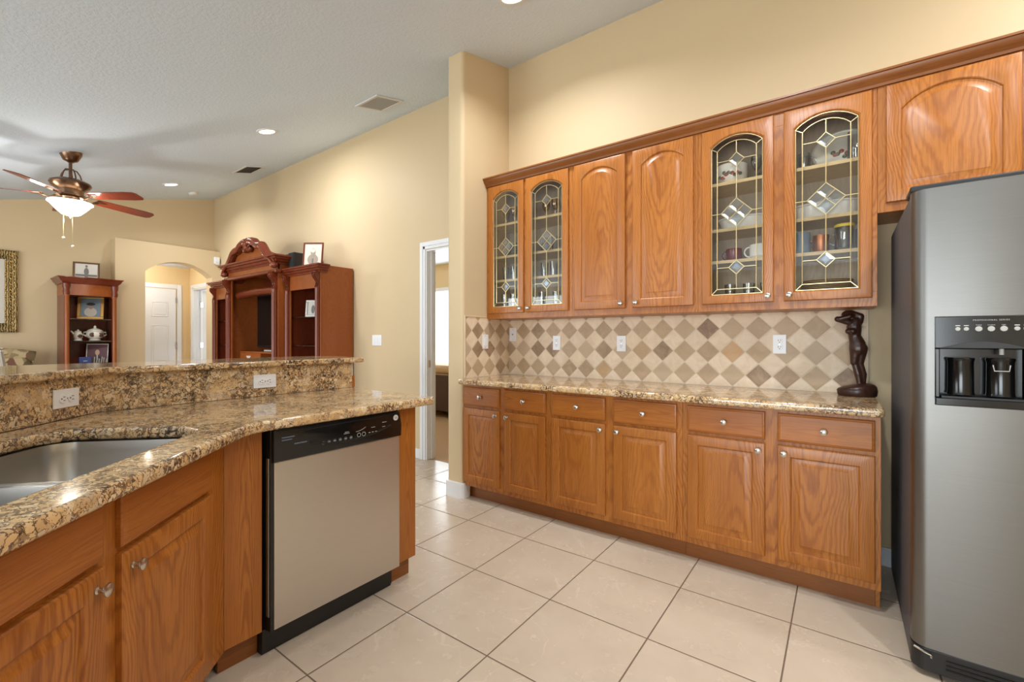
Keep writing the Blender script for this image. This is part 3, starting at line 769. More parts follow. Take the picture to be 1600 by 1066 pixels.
for px, r in ((.3237, .0065), (.3445, .0065), (.3745, .0088), (.404, .0088), (.4332, .0088), (.463, .0068), (.4835, .0068)):
    xx = px - ox
    MB().lathe([(r, 0), (r, -.0022), (r * .8, -.003)], (xx, yf - .003, 1.2495), 'y', 18).build('button', LGREY, dpo)
    if r < .008: MB().box(xx - .006, xx + .006, yf - .0034, yf - .003, 1.2596, 1.2625).build('button_mark', LETTER, dpo)
for px, tx in ((.3745, 'Cubed'), (.404, 'Crushed'), (.4332, 'Light')):
    lettering(tx, .0052, LETTER, dpo, (px - ox, yf - .0036, 1.2625), (PI / 2, 0, 0), 'button_lettering')
lettering('PROFESSIONAL SERIES', .0066, LETTER, dpo, (.4035 - ox, yf - .0036, 1.2788), (PI / 2, 0, 0), 'lettering', 1.35)

# ------------------------------------------------------------------ carved figurine
fg = thing('figurine', 'dark carved wooden figurine with raised arms on the right end of the granite counter', 'figurine', (.066, 2.985, .914))
MB().loops([[(a * .082 * s * (1 + .05 * math.sin(3 * math.atan2(b, a))) + .006 * (s < .82), b * .056 * s * (1 + .06 * math.cos(4 * a)), z + (.008 * a if z > .02 and s < 1.05 else 0)) for a, b in [(math.cos(2 * PI * k / 24), math.sin(2 * PI * k / 24)) for k in range(24)]] for s, z in ((.98, .001), (1.02, .006), (1.06, .03), (1.0, .045), (.80, .056), (.5, .063))]).build('base', STATUE, fg, smooth=40)
m = MB()
m.limb((.012, -.006, .058), (.004, -.004, .118), .0125, .0165).limb((.004, -.004, .118), (-.010, -.002, .178), .0175, .0165)
m.limb((.026, .008, .058), (.024, .008, .115), .0125, .019).limb((.024, .008, .115), (.010, .006, .178), .019, .0175)
m.limb((-.012, -.004, .178), (-.004, -.004, .252), .0185, .030).limb((.012, .006, .178), (.016, .006, .250), .0195, .032)
m.limb((.004, .002, .250), (.002, .002, .276), .040, .036).limb((.002, .002, .276), (-.010, .001, .316), .036, .0275)
m.limb((-.010, .001, .316), (-.012, .001, .362), .0285, .034).limb((-.012, .001, .362), (-.008, .001, .392), .034, .028)
m.ball((-.036, -.018, .342), .0155).ball((-.018, -.026, .342), .0155)
m.limb((-.012, 0, .392), (-.022, -.002, .415), .016, .016)
m.ball((-.036, -.004, .430), (.032, .027, .024))
m.limb((.008, .004, .392), (.014, .002, .420), .020, .018).limb((.014, .002, .420), (-.022, -.008, .442), .017, .012)
m.limb((-.030, -.016, .388), (-.082, -.030, .405), .017, .014).limb((-.082, -.030, .405), (-.030, -.034, .420), .0145, .012).ball((-.082, -.030, .407), .0155)
m.limb((.02, -.012, .054), (.004, -.028, .056), .011, .008)
f = m.build('figure', STATUE, fg, smooth=180)
r = f.modifiers.new('remesh', 'REMESH'); r.mode = 'VOXEL'; r.voxel_size = .0032; r.use_smooth_shade = True
s = f.modifiers.new('smooth', 'SMOOTH'); s.iterations = 6; s.factor = .5

# ------------------------------------------------------------------ peninsula (local frames: right run faces +X, sink run faces the camera at 45 degrees)
def sv(s, v): return (-s * Q - v * Q, s * Q - v * Q)      # world point of the diagonal run
DWX = -1.735
dw = thing('dishwasher', 'stainless dishwasher with black control panel under the granite peninsula counter', 'dishwasher', (DWX, .826, 0), PI / 2)
w = .614
MB().box(.0, w, .03, .59, .10, .868).build('tub', BLACKMAT, dw)
MB().box(.012, w - .002, .0, .028, .108, .744).build('door_panel', STEELDW, dw, bevel=.003)
MB().box(.0, .0118, .004, .029, .105, .868).build('door_edge', BLACKMAT, dw)
MB().box(-.0042, -.0012, .012, .03, .16, .76).build('metal_strip', STEELDW, dw)
MB().box(-.008, w - .01, .058, .30, .001, .0995).box(-.008, w - .01, -.0 + .052, .058, .012, .0995).build('kick_plate', BLACKMAT, dw)
cpn = MB()
out = rounded([(.004, .745), (w + .002, .745), (w + .004, .80), (w - .010, .872), (.004, .872)], [0, 0, .03, .022, .004])
L = []
for e, y in ((0, .028), (0, -.004), (.003, -.009), (.01, -.011)):
    cx, cz = w / 2, .808
    L.append([(cx + (x - cx) * (1 - e * 2 / w), y, cz + (z - cz) * (1 - e * 2 / .127)) for x, z in out])
cpo = cpn.loops(L).build('control_panel', BLACKGLOSS, dw, smooth=30)
m = MB(); N = 24
lo = [(.15 + .40 * k / N, .770 + .030 * (2 * k / N - 1) ** 2 + .008 * k / N) for k in range(N + 1)]
m.tube([(x, -.011, z) for x, z in lo], .004, 6); m.build('handle_lip', BLACKMAT, cpo, smooth=40)
m = MB()
m.tube([(.10 + .44 * k / N, -.0105, .855 - .004 * (2 * k / N - 1) ** 2) for k in range(N + 1)], .0022, 6); m.build('top_ridge', BLACKMAT, cpo, smooth=40)
for i in range(6): MB().cyl((.205 + .026 * i, -.0122, .786), .0075, .0012, 'y', 14).build('button', DGREY, cpo); 
for i in range(6): MB().box(.200 + .026 * i, .210 + .026 * i, -.0130, -.0122, .785, .7868).build('button_mark', LETTER, cpo)
for x in (.375, .40): MB().lathe([(.0095, -.0112), (.0095, -.0124), (.0075, -.0124), (.0075, -.0112)], (x, 0, .790), 'y', 18).build('selector', LGREY, cpo)
for x in (.425, .443, .461): MB().box(x, x + .009, -.0128, -.0112, .790, .7925).build('button_mark', LETTER, cpo)
for x, z, l in ((.30, .806, .028), (.305, .812, .02), (.44, .812, .02), (.50, .826, .024), (.50, .806, .016)): MB().box(x, x + l, -.0126, -.0111, z, z + .0016).build('label_strip', LETTER, cpo)
MB().tube([(.36 + .05 * k / 8, -.0115, .806 + .014 * (k / 8) ** 2) for k in range(9)], .0008, 5).build('label_strip', LETTER, cpo)
for z in (.822, .808, .812): pass
MB().box(.035, .085, -.0122, -.0108, .834, .838).box(.035, .075, -.0122, -.0108, .824, .828).box(.085, .135, -.0122, -.0108, .803, .808).build('vent_slots', plain('vent_blue_grey', srgb(96, 108, 128), .3), cpo)
bd = MB().lathe([(.0135, -.0105), (.0135, -.0135), (.0125, -.0142)], (.578, 0, .838), 'y', 24).build('badge', plain('badge_silver', srgb(206, 206, 206), .35, .1), cpo, smooth=30)
for rr in (.0105, .0062):
    MB().tube([(.578 + rr * math.cos(2 * PI * k / 20), -.0146, .838 + rr * math.sin(2 * PI * k / 20)) for k in range(20)], .0006, 5, closed=True).build('badge_ring', FIGD, bd) if False else None
lettering('GE', .0115, FIGD, cpo, (.578, -.0145, .838), (PI / 2, 0, 0), 'badge_lettering')

ep = thing('end_panel', 'oak end panel closing the peninsula to the right of the dishwasher', 'panel', (-1.768, 1.4425, 0), PI / 2)
MB().prism([(0, .102), (.125, .102), (.125, .873), (0, .873)], 0, .02, 'y').box(.105, .125, .021, .66, .102, .873).build('panel', OAK, ep, bevel=.0015)
MB().box(0, .118, .045, .065, 0, .1015).box(.098, .118, .066, .66, 0, .1015).build('toe_kick', OAKD, ep)
fl = thing('filler_panel', 'tall plain oak filler panel to the left of the dishwasher', 'panel', (-1.768, .6786, 0), PI / 2)
MB().box(.0, .130, 0, .02, .105, .873).build('panel', OAK, fl, bevel=.0015)
MB().box(.0, .137, .055, .072, 0, .1045).build('toe_kick', OAKD, fl)

# sink cabinet on the diagonal: local x = s, y = v
S0_, S1_ = .665, 1.7293
p0 = sv(S0_, .77)
sc = thing('sink_cabinet', 'diagonal oak sink base cabinet with two false drawer fronts and two doors', 'cabinet', (p0[0], p0[1], 0), math.radians(135))
w = S1_ - S0_
MB().box(0, w, 0, .02, .102, .873).box(0, .018, .021, .6, .102, .873).box(.0185, w - .0, .021, .6, .102, .12).build('carcass', OAK, sc, bevel=.0015)
MB().box(0, w, .062, .08, 0, .1015).build('toe_kick', OAKD, sc)
for a, b, kr in ((.715, 1.140, 1), (1.196, 1.615, 0)):
    slab_drawer(b - a, .132, sc, (a - S0_, -.0005, .718), False, 'false_drawer_front')
    raised_door(b - a, .568, 0, sc, (a - S0_, -.0005, .135), (b - a - .03 if kr else .03, .568 - .040), s=.056)

# granite peninsula counter with the sink cut-out
front = [(-1.70, 1.652), (-1.70, .805)]
p1 = (-1.70, .745)
cur = []
for k in range(9):
    t = k / 8; a = Vector((-1.70, .82)); b = Vector((-1.70, .735)); c = Vector((-1.62, .665))
    q = a * (1 - t) ** 2 + b * 2 * t * (1 - t) + c * t * t; cur.append((q.x, q.y))
VF = .675; VB = 1.4025; SE = .60
outline = rounded([(-2.46 + .0005, 1.652), (-1.70, 1.652)], 0)
corner = [(-1.70 - .03 + .03 * math.cos(PI / 2 - PI / 2 * k / 6), 1.652 - .03 + .03 * math.sin(PI / 2 - PI / 2 * k / 6)) for k in range(7)]
bcorner = (-2.459, 2.459 - 2 * Q * VB)          # where the two backsplash faces meet
outline = [(-2.459, 1.652)] + corner + cur + [sv(1.55, VF), sv(SE, VF), sv(SE, VB - .001), (bcorner[0], bcorner[1])]
hole_sv = rounded([(.80, .80), (1.62, .80), (1.70, .90), (1.70, 1.22), (1.62, 1.27), (.80, 1.27)], [.06, .06, .06, .06, .06, .06], 6)
hole = [sv(a, b) for a, b in hole_sv]
pc = slab([outline, hole], .8745, .914, .012, 'granite_counter', GRANITE)
tag(pc, 'speckled granite peninsula counter around the sink with a curved front edge', 'countertop')
# sink
sk = thing('kitchen_sink', 'double bowl stainless steel sink set under the peninsula granite', 'sink', (*sv(1.25, 1.03), .8722), math.radians(135))
def bowl(a0, a1, b0, b1, depth, name):
    m = MB(); L = []
    for e, z in ((-.022, 0), (0, -.001), (.004, -.03), (.012, -depth + .03), (.035, -depth + .003), (.08, -depth)):
        L.append([(x, y, z) for x, y in rounded([(a0 + e, b0 + e), (a1 - e, b0 + e), (a1 - e, b1 - e), (a0 + e, b1 - e)], max(.075 - e * .4, .02), 6)])
    m.loops(L, capA=False); o = m.build(name, STEELSINK, sk, smooth=50)
    md = o.modifiers.new('sheet', 'SOLIDIFY'); md.thickness = .0015
    MB().lathe([(.045, .0), (.045, .002), (.03, .001), (.02, -.002)], ((a0 + a1) / 2, (b0 + b1) / 2, -depth + .0015), 'z', 20).build('drain', CHROME, o, smooth=40)
bowl(-.02, .445, -.235, .24, .20, 'bowl'); bowl(-.445, -.055, -.235, .22, .17, 'bowl')

# granite upstand, half wall, raised bar
BZ = 1.068
up = [(-2.46, 1.664), (-2.46, bcorner[1] - .0005), sv(SE, VB), sv(SE, VB + .02), (-2.48, 2.48 - 2 * Q * (VB + .02)), (-2.48, 1.664)]
gs = MB().prism(up, .9145, BZ - .0005, 'z').build('granite_upstand', GRANITE, bevel=.001)
tag(gs, 'vertical granite backsplash band between the sink counter and the raised bar', 'backsplash')
VW = VB + .0205
hw = [(-2.4805, 1.685), (-2.4805, 2.4805 - 2 * Q * VW), sv(SE, VW), sv(SE, VW + .12), (-2.60, 2.60 - 2 * Q * (VW + .12)), (-2.60, 1.685)]
struct(MB().prism(hw, 0, BZ - .0005, 'z'), 'wall_bar', WHITE)
MB().box(-2.4795, -2.462, 1.665, 1.684, .9145, .985).build('trim_5', OAK, kind='structure')
VBF = VB - .030; VBB = VBF + .50
bar = [(-2.43, 1.745), (-2.43, 2.43 - 2 * Q * VBF), sv(SE, VBF), sv(SE, VBB), (-2.93, 2.93 - 2 * Q * VBB), (-2.93, 1.60), (-2.85, 1.72), (-2.70, 1.765)]
bar = rounded(bar, [.035, 0, 0, 0, 0, .10, .10, .10], 8)
bt = slab([bar], BZ, 1.099, .010, 'granite_bar_top', GRANITE)
tag(bt, 'raised granite breakfast bar top above the peninsula sink', 'bar top')
outlet('white sideways outlet on the granite upstand behind the dishwasher counter', (-2.4598, 1.139, .992), PI / 2, 'duplex', True)
outlet('white sideways outlet on the granite upstand behind the sink', (*sv(1.918, VB - .0003), .993), math.radians(135), 'duplex', True)

# ------------------------------------------------------------------ dishes behind the leaded glass
ORD = {0: 'bottom', 1: 'second', 2: 'third', 3: 'top'}
def shelf_z(z): return z + .0006
def lathe_thing(name, label, cat, prof, loc, mat, group=None, n=22, smooth=40):
    o = MB().lathe(prof, (0, 0, 0), 'z', n).build(name, mat, loc=loc, smooth=smooth)
    return tag(o, label, cat, group)
TUM = [(.026, 0), (.033, .11), (.0315, .11), (.0245, .006), (.001, .005)]
TALL = [(.024, 0), (.031, .145), (.0295, .145), (.0225, .006), (.001, .005)]
GOB = [(.030, 0), (.030, .003), (.006, .008), (.005, .05), (.022, .075), (.032, .10), (.031, .135), (.0295, .135), (.029, .10), (.02, .08), (.001, .072)]
doors12 = [('leftmost', -2.296, -1.953), ('second', -1.931, -1.565)]
for dn, a, b in doors12:
    for si, z, prof, mat, nm in ((0, S0, TALL, TUMBLER, 'tall clear drinking glass'), (1, S1, TUM, TUMBLER, 'short clear drinking glass'), (2, S2, TUM, TUMBLER, 'clear tumbler'), (3, S3, GOB, AMBER, 'gold stemmed goblet')):
        for k in range(3):
            x = a + .085 + (b - a - .17) * k / 2 + random.uniform(-.01, .01); y = 2.93 + random.uniform(-.02, .04)
            lathe_thing('goblet' if prof is GOB else 'drinking_glass', '%s on the %s shelf behind the %s leaded glass door, %s one' % (nm, ORD[si], dn, ('left', 'middle', 'right')[k]),
                        'glass', prof, (x, y, shelf_z(z)), mat, 'drinking glasses in the wall cabinet')
B1z, B2z, B3z = 1.676, 1.862, 2.134
def mug(label, loc, r, h, mat, handle=0, hr=.022, name='mug', lid=None, mat2=None):
    t = thing(name, label, 'mug', loc)
    MB().lathe([(r * .8, 0), (r, .012), (r, h), (r - .004, h), (r - .005, .01), (.001, .008)], (0, 0, 0), 'z', 24).build('cup', mat, t, smooth=40)
    c, s = math.cos(handle), math.sin(handle)
    pts = [(c * (r - .003 + hr * 1.1 * math.sin(PI * k / 10)), s * (r - .003 + hr * 1.1 * math.sin(PI * k / 10)), h * .5 - hr * 1.1 * math.cos(PI * k / 10)) for k in range(11)]
    MB().tube(pts, .0045, 8).build('handle', mat, t, smooth=60)
    if lid: MB().lathe([(r + .003, h + .0005), (r + .003, h + .014), (r - .006, h + .019), (.001, h + .019)], (0, 0, 0), 'z', 24).build('lid', lid, t, smooth=40)
    return t
# left door of the refrigerator end pair
def painted_dish(label, loc, tall, w, name='serving_dish'):
    t = thing(name, label, 'dish', loc)
    if tall:
        m = MB(); L = []
        for e, y in ((1, .0), (1, -.010), (.93, -.016), (.72, -.010), (.68, -.012)):
            L.append([(w * e * math.cos(2 * PI * k / 40), y, .001 + .11 + .11 * e * math.sin(2 * PI * k / 40)) for k in range(40)])
        m.loops(L); p = m.build('platter', IVORY, t, smooth=40); f0 = -.0135; zc = .085
    else:
        p = MB().lathe([(w * .7, 0), (w, .03), (w * 1.02, .11), (w * .98, .11), (w * .95, .03), (.001, .008)], (0, 0, 0), 'z', 30).build('bowl', IVORY, t, smooth=40); f0 = -w - .001; zc = .045
    m = MB(); n = MB()
    for i in range(9):
        xx = -.05 + .013 * i + random.uniform(-.004, .004); zz = zc + random.uniform(-.022, .022)
        yy = f0 if tall else -math.sqrt(max((w * 1.005) ** 2 - xx * xx, 0)) - .001
        (m if i % 2 else n).ball((xx, yy, zz), (.012, .003, .011), 10, 6)
    m.build('painted_fruit', FRUIT, p); n.build('painted_leaves', LEAFG, p)
    return t
painted_dish('ivory bowl painted with fruit on the top shelf behind the third leaded glass door', (-.53, 2.945, B3z + .0006), False, .085)
lathe_thing('glass_goblet', 'clear stemmed glass next to the fruit bowl behind the third leaded glass door', 'glass', GOB, (-.395, 2.93, B3z + .0006), TUMBLER)
lathe_thing('glass_bowl', 'shallow clear glass dish on the top shelf behind the third leaded glass door', 'bowl', [(.03, 0), (.055, .02), (.062, .05), (.059, .05), (.05, .022), (.001, .006)], (-.335, 2.99, B3z + .0006), TUMBLER)
def oval(label, loc, w, d, h, mat, name='casserole_dish'):
    m = MB(); L = []
    for e, z in ((.82, 0), (.9, .012), (1, h), (1.06, h + .002), (1.06, h + .008), (.95, h + .006), (.86, .016), (.5, .012)):
        L.append([(w * e * math.cos(2 * PI * k / 36), d * e * math.sin(2 * PI * k / 36), z) for k in range(36)])
    o = m.loops(L).build(name, mat, loc=loc, smooth=40); return tag(o, label, 'dish')
oval('white oval casserole dish on the third shelf behind the third leaded glass door', (-.465, 2.955, B2z + .0006), .135, .085, .06, WHITECHINA)
oval('wide white oval casserole dish on the third shelf behind the fourth leaded glass door', (-.065, 2.955, B2z + .0006), .155, .085, .07, WHITECHINA)
mug('dark red mug on the second shelf behind the third leaded glass door', (-.515, 2.93, B1z + .0006), .042, .072, REDCHINA, PI)
mug('white cup with its handle to the left behind the third leaded glass door', (-.375, 2.915, B1z + .0006), .056, .078, WHITECHINA, PI + .3, .026)
for k, x in enumerate((-.54, -.44, -.35)):
    lathe_thing('drinking_glass', 'faint clear glass on the bottom shelf behind the third leaded glass door, %s one' % ('left', 'middle', 'right')[k], 'glass', TUM, (x, 2.96, S0 + .0006), TUMBLER)
# right door of the refrigerator end pair
painted_dish('upright ivory oval platter painted with fruit behind the fourth leaded glass door', (.01, 3.05, B3z + .0006), True, .145, 'platter')
mug('clear glass mug left of the painted platter behind the fourth leaded glass door', (-.165, 2.93, B3z + .0006), .034, .09, TUMBLER, 0, .02)
mug('tall clear glass jug in front of the painted platter behind the fourth leaded glass door', (.06, 2.915, B3z + .0006), .036, .15, TUMBLER, 0, .03, 'jug')
mug('tall blue grey mug left of the copper mug behind the fourth leaded glass door', (-.172, 2.925, B1z + .0006), .036, .118, BLUEGREY, PI, .024)
mug('copper mug on the second shelf behind the fourth leaded glass door', (-.088, 2.915, B1z + .0006), .036, .092, COPPER, PI - .2, .022)
mug('clear glass jar mug with a yellow lid behind the fourth leaded glass door', (.012, 2.905, B1z + .0006), .042, .118, TUMBLER, PI, .026, 'jar', YELLOW)
mug('blue grey mug at the right of the second shelf behind the fourth leaded glass door', (.090, 2.93, B1z + .0006), .03, .10, BLUEGREY, 0, .02) if False else lathe_thing('drinking_glass', 'blue grey tumbler right of the yellow lidded jar behind the fourth leaded glass door', 'glass', TUM, (.091, 2.95, B1z + .0006), BLUEGREY)
PN = ('lowest', 'second from the bottom', 'third from the bottom', 'fourth from the bottom', 'fifth from the bottom', 'in the middle', 'fifth from the top', 'fourth from the top', 'third from the top', 'second from the top', 'topmost')
for k in range(11):
    lathe_thing('plate', 'tan plate %s in the stack behind the fourth leaded glass door' % PN[k], 'plate',
                [(.06, 0), (.075, .002), (.118, .010), (.118, .0125), (.075, .0055), (.001, .0045)], (-.065, 2.965, S0 + .0006 + k * .0085), PLATECOL, 'stack of tan plates', 32)

# ------------------------------------------------------------------ ceiling fittings
TILT = math.atan(.25)
def on_ceiling(x, y, dz=0): return (x, y, ceil_z(y) + dz)
def can(label, x, y, power, spread=140):
    t = thing('recessed_light', label, 'ceiling light', on_ceiling(x, y, -.0005), 0, 'recessed ceiling lights'); t.rotation_euler = (TILT, 0, 0)
    MB().lathe([(.098, 0), (.094, -.007), (.074, -.009), (.070, -.002), (.070, 0)], (0, 0, 0), 'z', 32, False).build('trim_ring', WHITE, t, smooth=30)
    MB().lathe([(.0705, -.0055), (.04, -.0075), (.001, -.008)], (0, 0, 0), 'z', 32, False).build('lens', LENS, t)
    area_light('can_lamp', (0, 0, -.012), (0, 0, 0), .14, .14, power, (.96, .98, 1.0), t, 'DISK', math.radians(spread))
    return t
can('round recessed ceiling light above the entertainment center, nearer of the living room pair', -4.712, 2.203, CAN_POWER * .85, 172)
can('small round recessed ceiling light near the far wall with the arch', -7.363, 2.176, CAN_POWER * .6)
can('round recessed ceiling light at the top edge above the stub wall', -1.637, 2.24, CAN_POWER * .6)
can('round recessed ceiling light in front of the refrigerator, outside the view', 1.2, 2.2, CAN_POWER * 1.0, 160)
for _x, _y, _p in ((-.25, 1.5, .65), (1.0, 1.0, .7)):  # extra unseen lamps, added to brighten the sink doors, dishwasher and floor
    can('added recessed kitchen ceiling light, unseen, brightening sink doors and open floor', _x, _y, CAN_POWER * _p)
def vent(label, x0, x1, y0, y1, n, mat, name='air_vent', along='x'):
    xc, yc = (x0 + x1) / 2, (y0 + y1) / 2; w = (x1 - x0) / 2; h = (y1 - y0) / 2
    t = thing(name, label, 'air vent', on_ceiling(xc, yc, -.0005)); t.rotation_euler = (TILT, 0, 0)
    MB().box(-w, w, -h, -h + .028, -.01, 0).box(-w, w, h - .028, h, -.01, 0).box(-w, -w + .028, -h + .028, h - .028, -.01, 0).box(w - .028, w, -h + .028, h - .028, -.01, 0).build('frame', CEILW, t, bevel=.003)
    MB().box(-w + .028, w - .028, -h + .028, h - .028, -.0012, -.0004).build('backing', mat, t)
    m = MB()
    for k in range(n):
        y = -h + .034 + (2 * h - .068) * k / (n - 1); m.add([(-w + .028, y - .0085, -.004), (w - .028, y - .0085, -.004), (w - .028, y + .0085, -.0075), (-w + .028, y + .0085, -.0075)], [(0, 1, 2, 3), (3, 2, 1, 0)])
    m.build('louvres', CEILW if mat is not SLOT else DGREY, t)
CEILW = plain('vent_white', srgb(214, 214, 214), .6)
vent('square white return air grille in the ceiling beside the stub wall', -3.69, -3.36, 2.52, 2.84, 16, CEILW)
vent('small dark slotted air vent in the ceiling above the entertainment center', -6.53, -6.13, 2.60, 2.85, 7, SLOT)
sm = thing('smoke_detector', 'small round white smoke detector on the ceiling near the far corner', 'smoke detector', on_ceiling(-7.918, 2.622, -.0005)); sm.rotation_euler = (TILT, 0, 0)
MB().lathe([(.065, 0), (.066, -.012), (.056, -.034), (.02, -.038), (.001, -.038)], (0, 0, 0), 'z', 24, False).build('cover', CEILW, sm, smooth=40)
ms = thing('motion_sensor', 'small white motion sensor in the corner right of the arch', 'sensor', (BX + .001, WY - .06, 2.50), math.radians(90))
MB().box(-.04, .04, -.05, 0, -.06, .055).build('housing', WHITE, ms, bevel=.012); MB().box(-.03, .03, -.056, -.0501, -.075, -.02).build('lens', CEILW, ms, bevel=.008)
hl = thing('hall_light', 'glowing flush dome light on the hall ceiling behind the arch', 'ceiling light', (-9.0, 2.30, 2.5))
MB().lathe([(.15, 0), (.15, -.015), (.14, -.016), (.14, -.001)], (0, 0, 0), 'z', 28, False).build('rim', WHITE, hl); MB().lathe([(.139, -.016), (.12, -.05), (.07, -.075), (.001, -.083)], (0, 0, 0), 'z', 28, False).build('dome', LENS, hl, smooth=50)
point_light('hall_lamp', (0, 0, -.14), HALL_POWER, WARM, .08, hl)

# ceiling fan
fx, fy = -6.06, .978; fz = ceil_z(fy)
fan = thing('ceiling_fan', 'bronze ceiling fan with five reddish wood blades and a lit alabaster bowl', 'ceiling fan', (fx, fy, fz))
MB().lathe([(.085, .018), (.085, -.004), (.078, -.02), (.055, -.07), (.03, -.082), (.02, -.09)], (0, 0, 0), 'z', 28).build('canopy', BRONZE, fan, smooth=40)
MB().cyl((0, 0, -.27), .0135, .185, 'z', 14).build('downrod', BRONZE, fan, smooth=40)
for k in range(5):
    a = 2 * PI * k / 5 + .3
    MB().tube([(math.cos(a) * r, math.sin(a) * r, z) for r, z in ((.018, -.16), (.045, -.165), (.068, -.20), (.085, -.26))], .006, 8).build('scroll_arm', BRONZE, fan, smooth=50)
MB().lathe([(.03, -.25), (.11, -.262), (.15, -.285), (.155, -.302), (.14, -.33), (.10, -.36), (.095, -.40), (.11, -.405), (.11, -.42), (.07, -.43), (.06, -.455), (.11, -.465), (.11, -.475), (.02, -.478)], (0, 0, 0), 'z', 36).build('motor_housing', BRONZE, fan, smooth=35)
for k in range(5):
    th = math.radians(33 + 72 * k)
    arm = MB().tube([(.10, 0, -.415), (.15, 0, -.45), (.19, 0, -.435), (.22, 0, -.425)], .009, 8).box(.19, .28, -.03, .03, -.424, -.418).build('blade_iron', BRONZE, fan, smooth=40); arm.rotation_euler = (0, 0, th)
    pl = [(.20, -.048), (.24, -.058), (.60, -.072), (.69, -.066), (.715, -.04), (.715, .04), (.69, .066), (.60, .072), (.24, .058), (.20, .048)]
    b = MB().prism(rounded(pl, .012, 4), -.0035, .0035, 'z').build('blade', BLADE, fan, loc=(0, 0, -.412)); b.rotation_euler = (math.radians(-13), math.radians(1.5), th)
MB().lathe([(.165, -.476), (.168, -.486), (.15, -.50), (.115, -.545), (.07, -.592), (.03, -.605), (.001, -.607)], (0, 0, 0), 'z', 36, False).build('light_bowl', ALAB, fan, smooth=60)
MB().lathe([(.012, -.606), (.014, -.614), (.006, -.626), (.001, -.632)], (0, 0, 0), 'z', 14).build('finial', BRONZE, fan, smooth=40)
for dx, dy, l in ((.035, .01, .30), (.0, -.05, .22)):
    c = MB().tube([(dx, dy, -.60), (dx, dy, -.60 - l)], .0022, 6).build('pull_chain', CAME, fan); MB().ball((dx, dy, -.61 - l), .012).build('chain_knob', IVORY, c, smooth=60)
point_light('fan_lamp', (0, 0, -.655), FAN_POWER, WARM, .04, fan)
# the open top of the bowl throws light onto the ceiling round the motor
for k in range(3):
    a = 2 * PI * k / 3 + .5
    point_light('fan_uplight', (.24 * math.cos(a), .24 * math.sin(a), -.45), FAN_POWER * .07, WARM, .05, fan)

# ------------------------------------------------------------------ entertainment center against the back wall
ec = thing('entertainment_center', 'large carved cherry wood entertainment center with arched pediment against the beige wall', 'entertainment center', (-5.965, WY - .012, 0))
EX, EY = -5.965, WY - .012
def E(x): return x - EX
def bx(m, x0, x1, y0, y1, z0, z1): return m.box(E(x0), E(x1), y0 - EY, y1 - EY, z0, z1)
def fluted(x, y, z0, z1, r, parent, name='column'):
    m = MB(); L = []
    N = 36
    for z, s in ((z0, 1.15), (z0 + .05, 1.15), (z0 + .06, 1), (z1 - .05, 1), (z1 - .04, 1.12), (z1, 1.12)):
        L.append([(E(x) + r * s * (1 + (.10 * math.cos(8 * 2 * PI * k / N) if s == 1 else 0)) * math.cos(2 * PI * k / N), y - EY + r * s * (1 + (.10 * math.cos(8 * 2 * PI * k / N) if s == 1 else 0)) * math.sin(2 * PI * k / N), z) for k in range(N)])
    return m.loops(L).build(name, CHERRYD, parent, smooth=50)
def corbel(x, y, z, w, h, d, parent):
    pts = []
    for k in range(17):
        t = k / 16; pts.append((y - EY - d * (.35 + .65 * (1 - t) ** 1.3) - .018 * math.sin(2.2 * PI * t) * (1 - t * .3), z + h * (1 - t)))
    pts = [(y - EY + .01, z + h)] + pts + [(y - EY + .01, z)]
    m = MB().prism(pts, E(x) - w / 2, E(x) + w / 2, 'x'); m.lathe([(d * .32, -w / 2 - .006), (d * .32, w / 2 + .006)], (E(x), y - EY - d * .62, z + h * .86), 'x', 16)
    for k in (-1, 1): m.tube([(E(x) + k * w * .25, y2 - .006, z2) for y2, z2 in pts[1:-1]], .006, 6)
    return m.build('corbel', CHERRYD, parent, smooth=40)
CP = [(0, 0), (-.02, 0), (-.024, .018), (-.04, .03), (-.046, .05), (-.066, .056), (-.07, .074), (-.086, .08), (-.086, .098), (0, .098)]
def cornice(x0, x1, y, z, parent, back=0.0, scale=1.0):
    # moulding along the front with mitred returns on both sides
    m = MB(); L = []
    for a, b in CP:
        a *= scale; b *= scale
        L.append([(E(x0) + a, back, z + b), (E(x0) + a, y - EY + a, z + b), (E(x1) - a, y - EY + a, z + b), (E(x1) - a, back, z + b)])
    for i in range(len(L) - 1):
        vs = L[i] + L[i + 1]; m.add(vs, [(0, 1, 5, 4), (1, 2, 6, 5), (2, 3, 7, 6), (3, 0, 4, 7)])
    m.add(L[-2], [(0, 1, 2, 3)])
    return m.build('cornice', CHERRYD, parent, smooth=25)
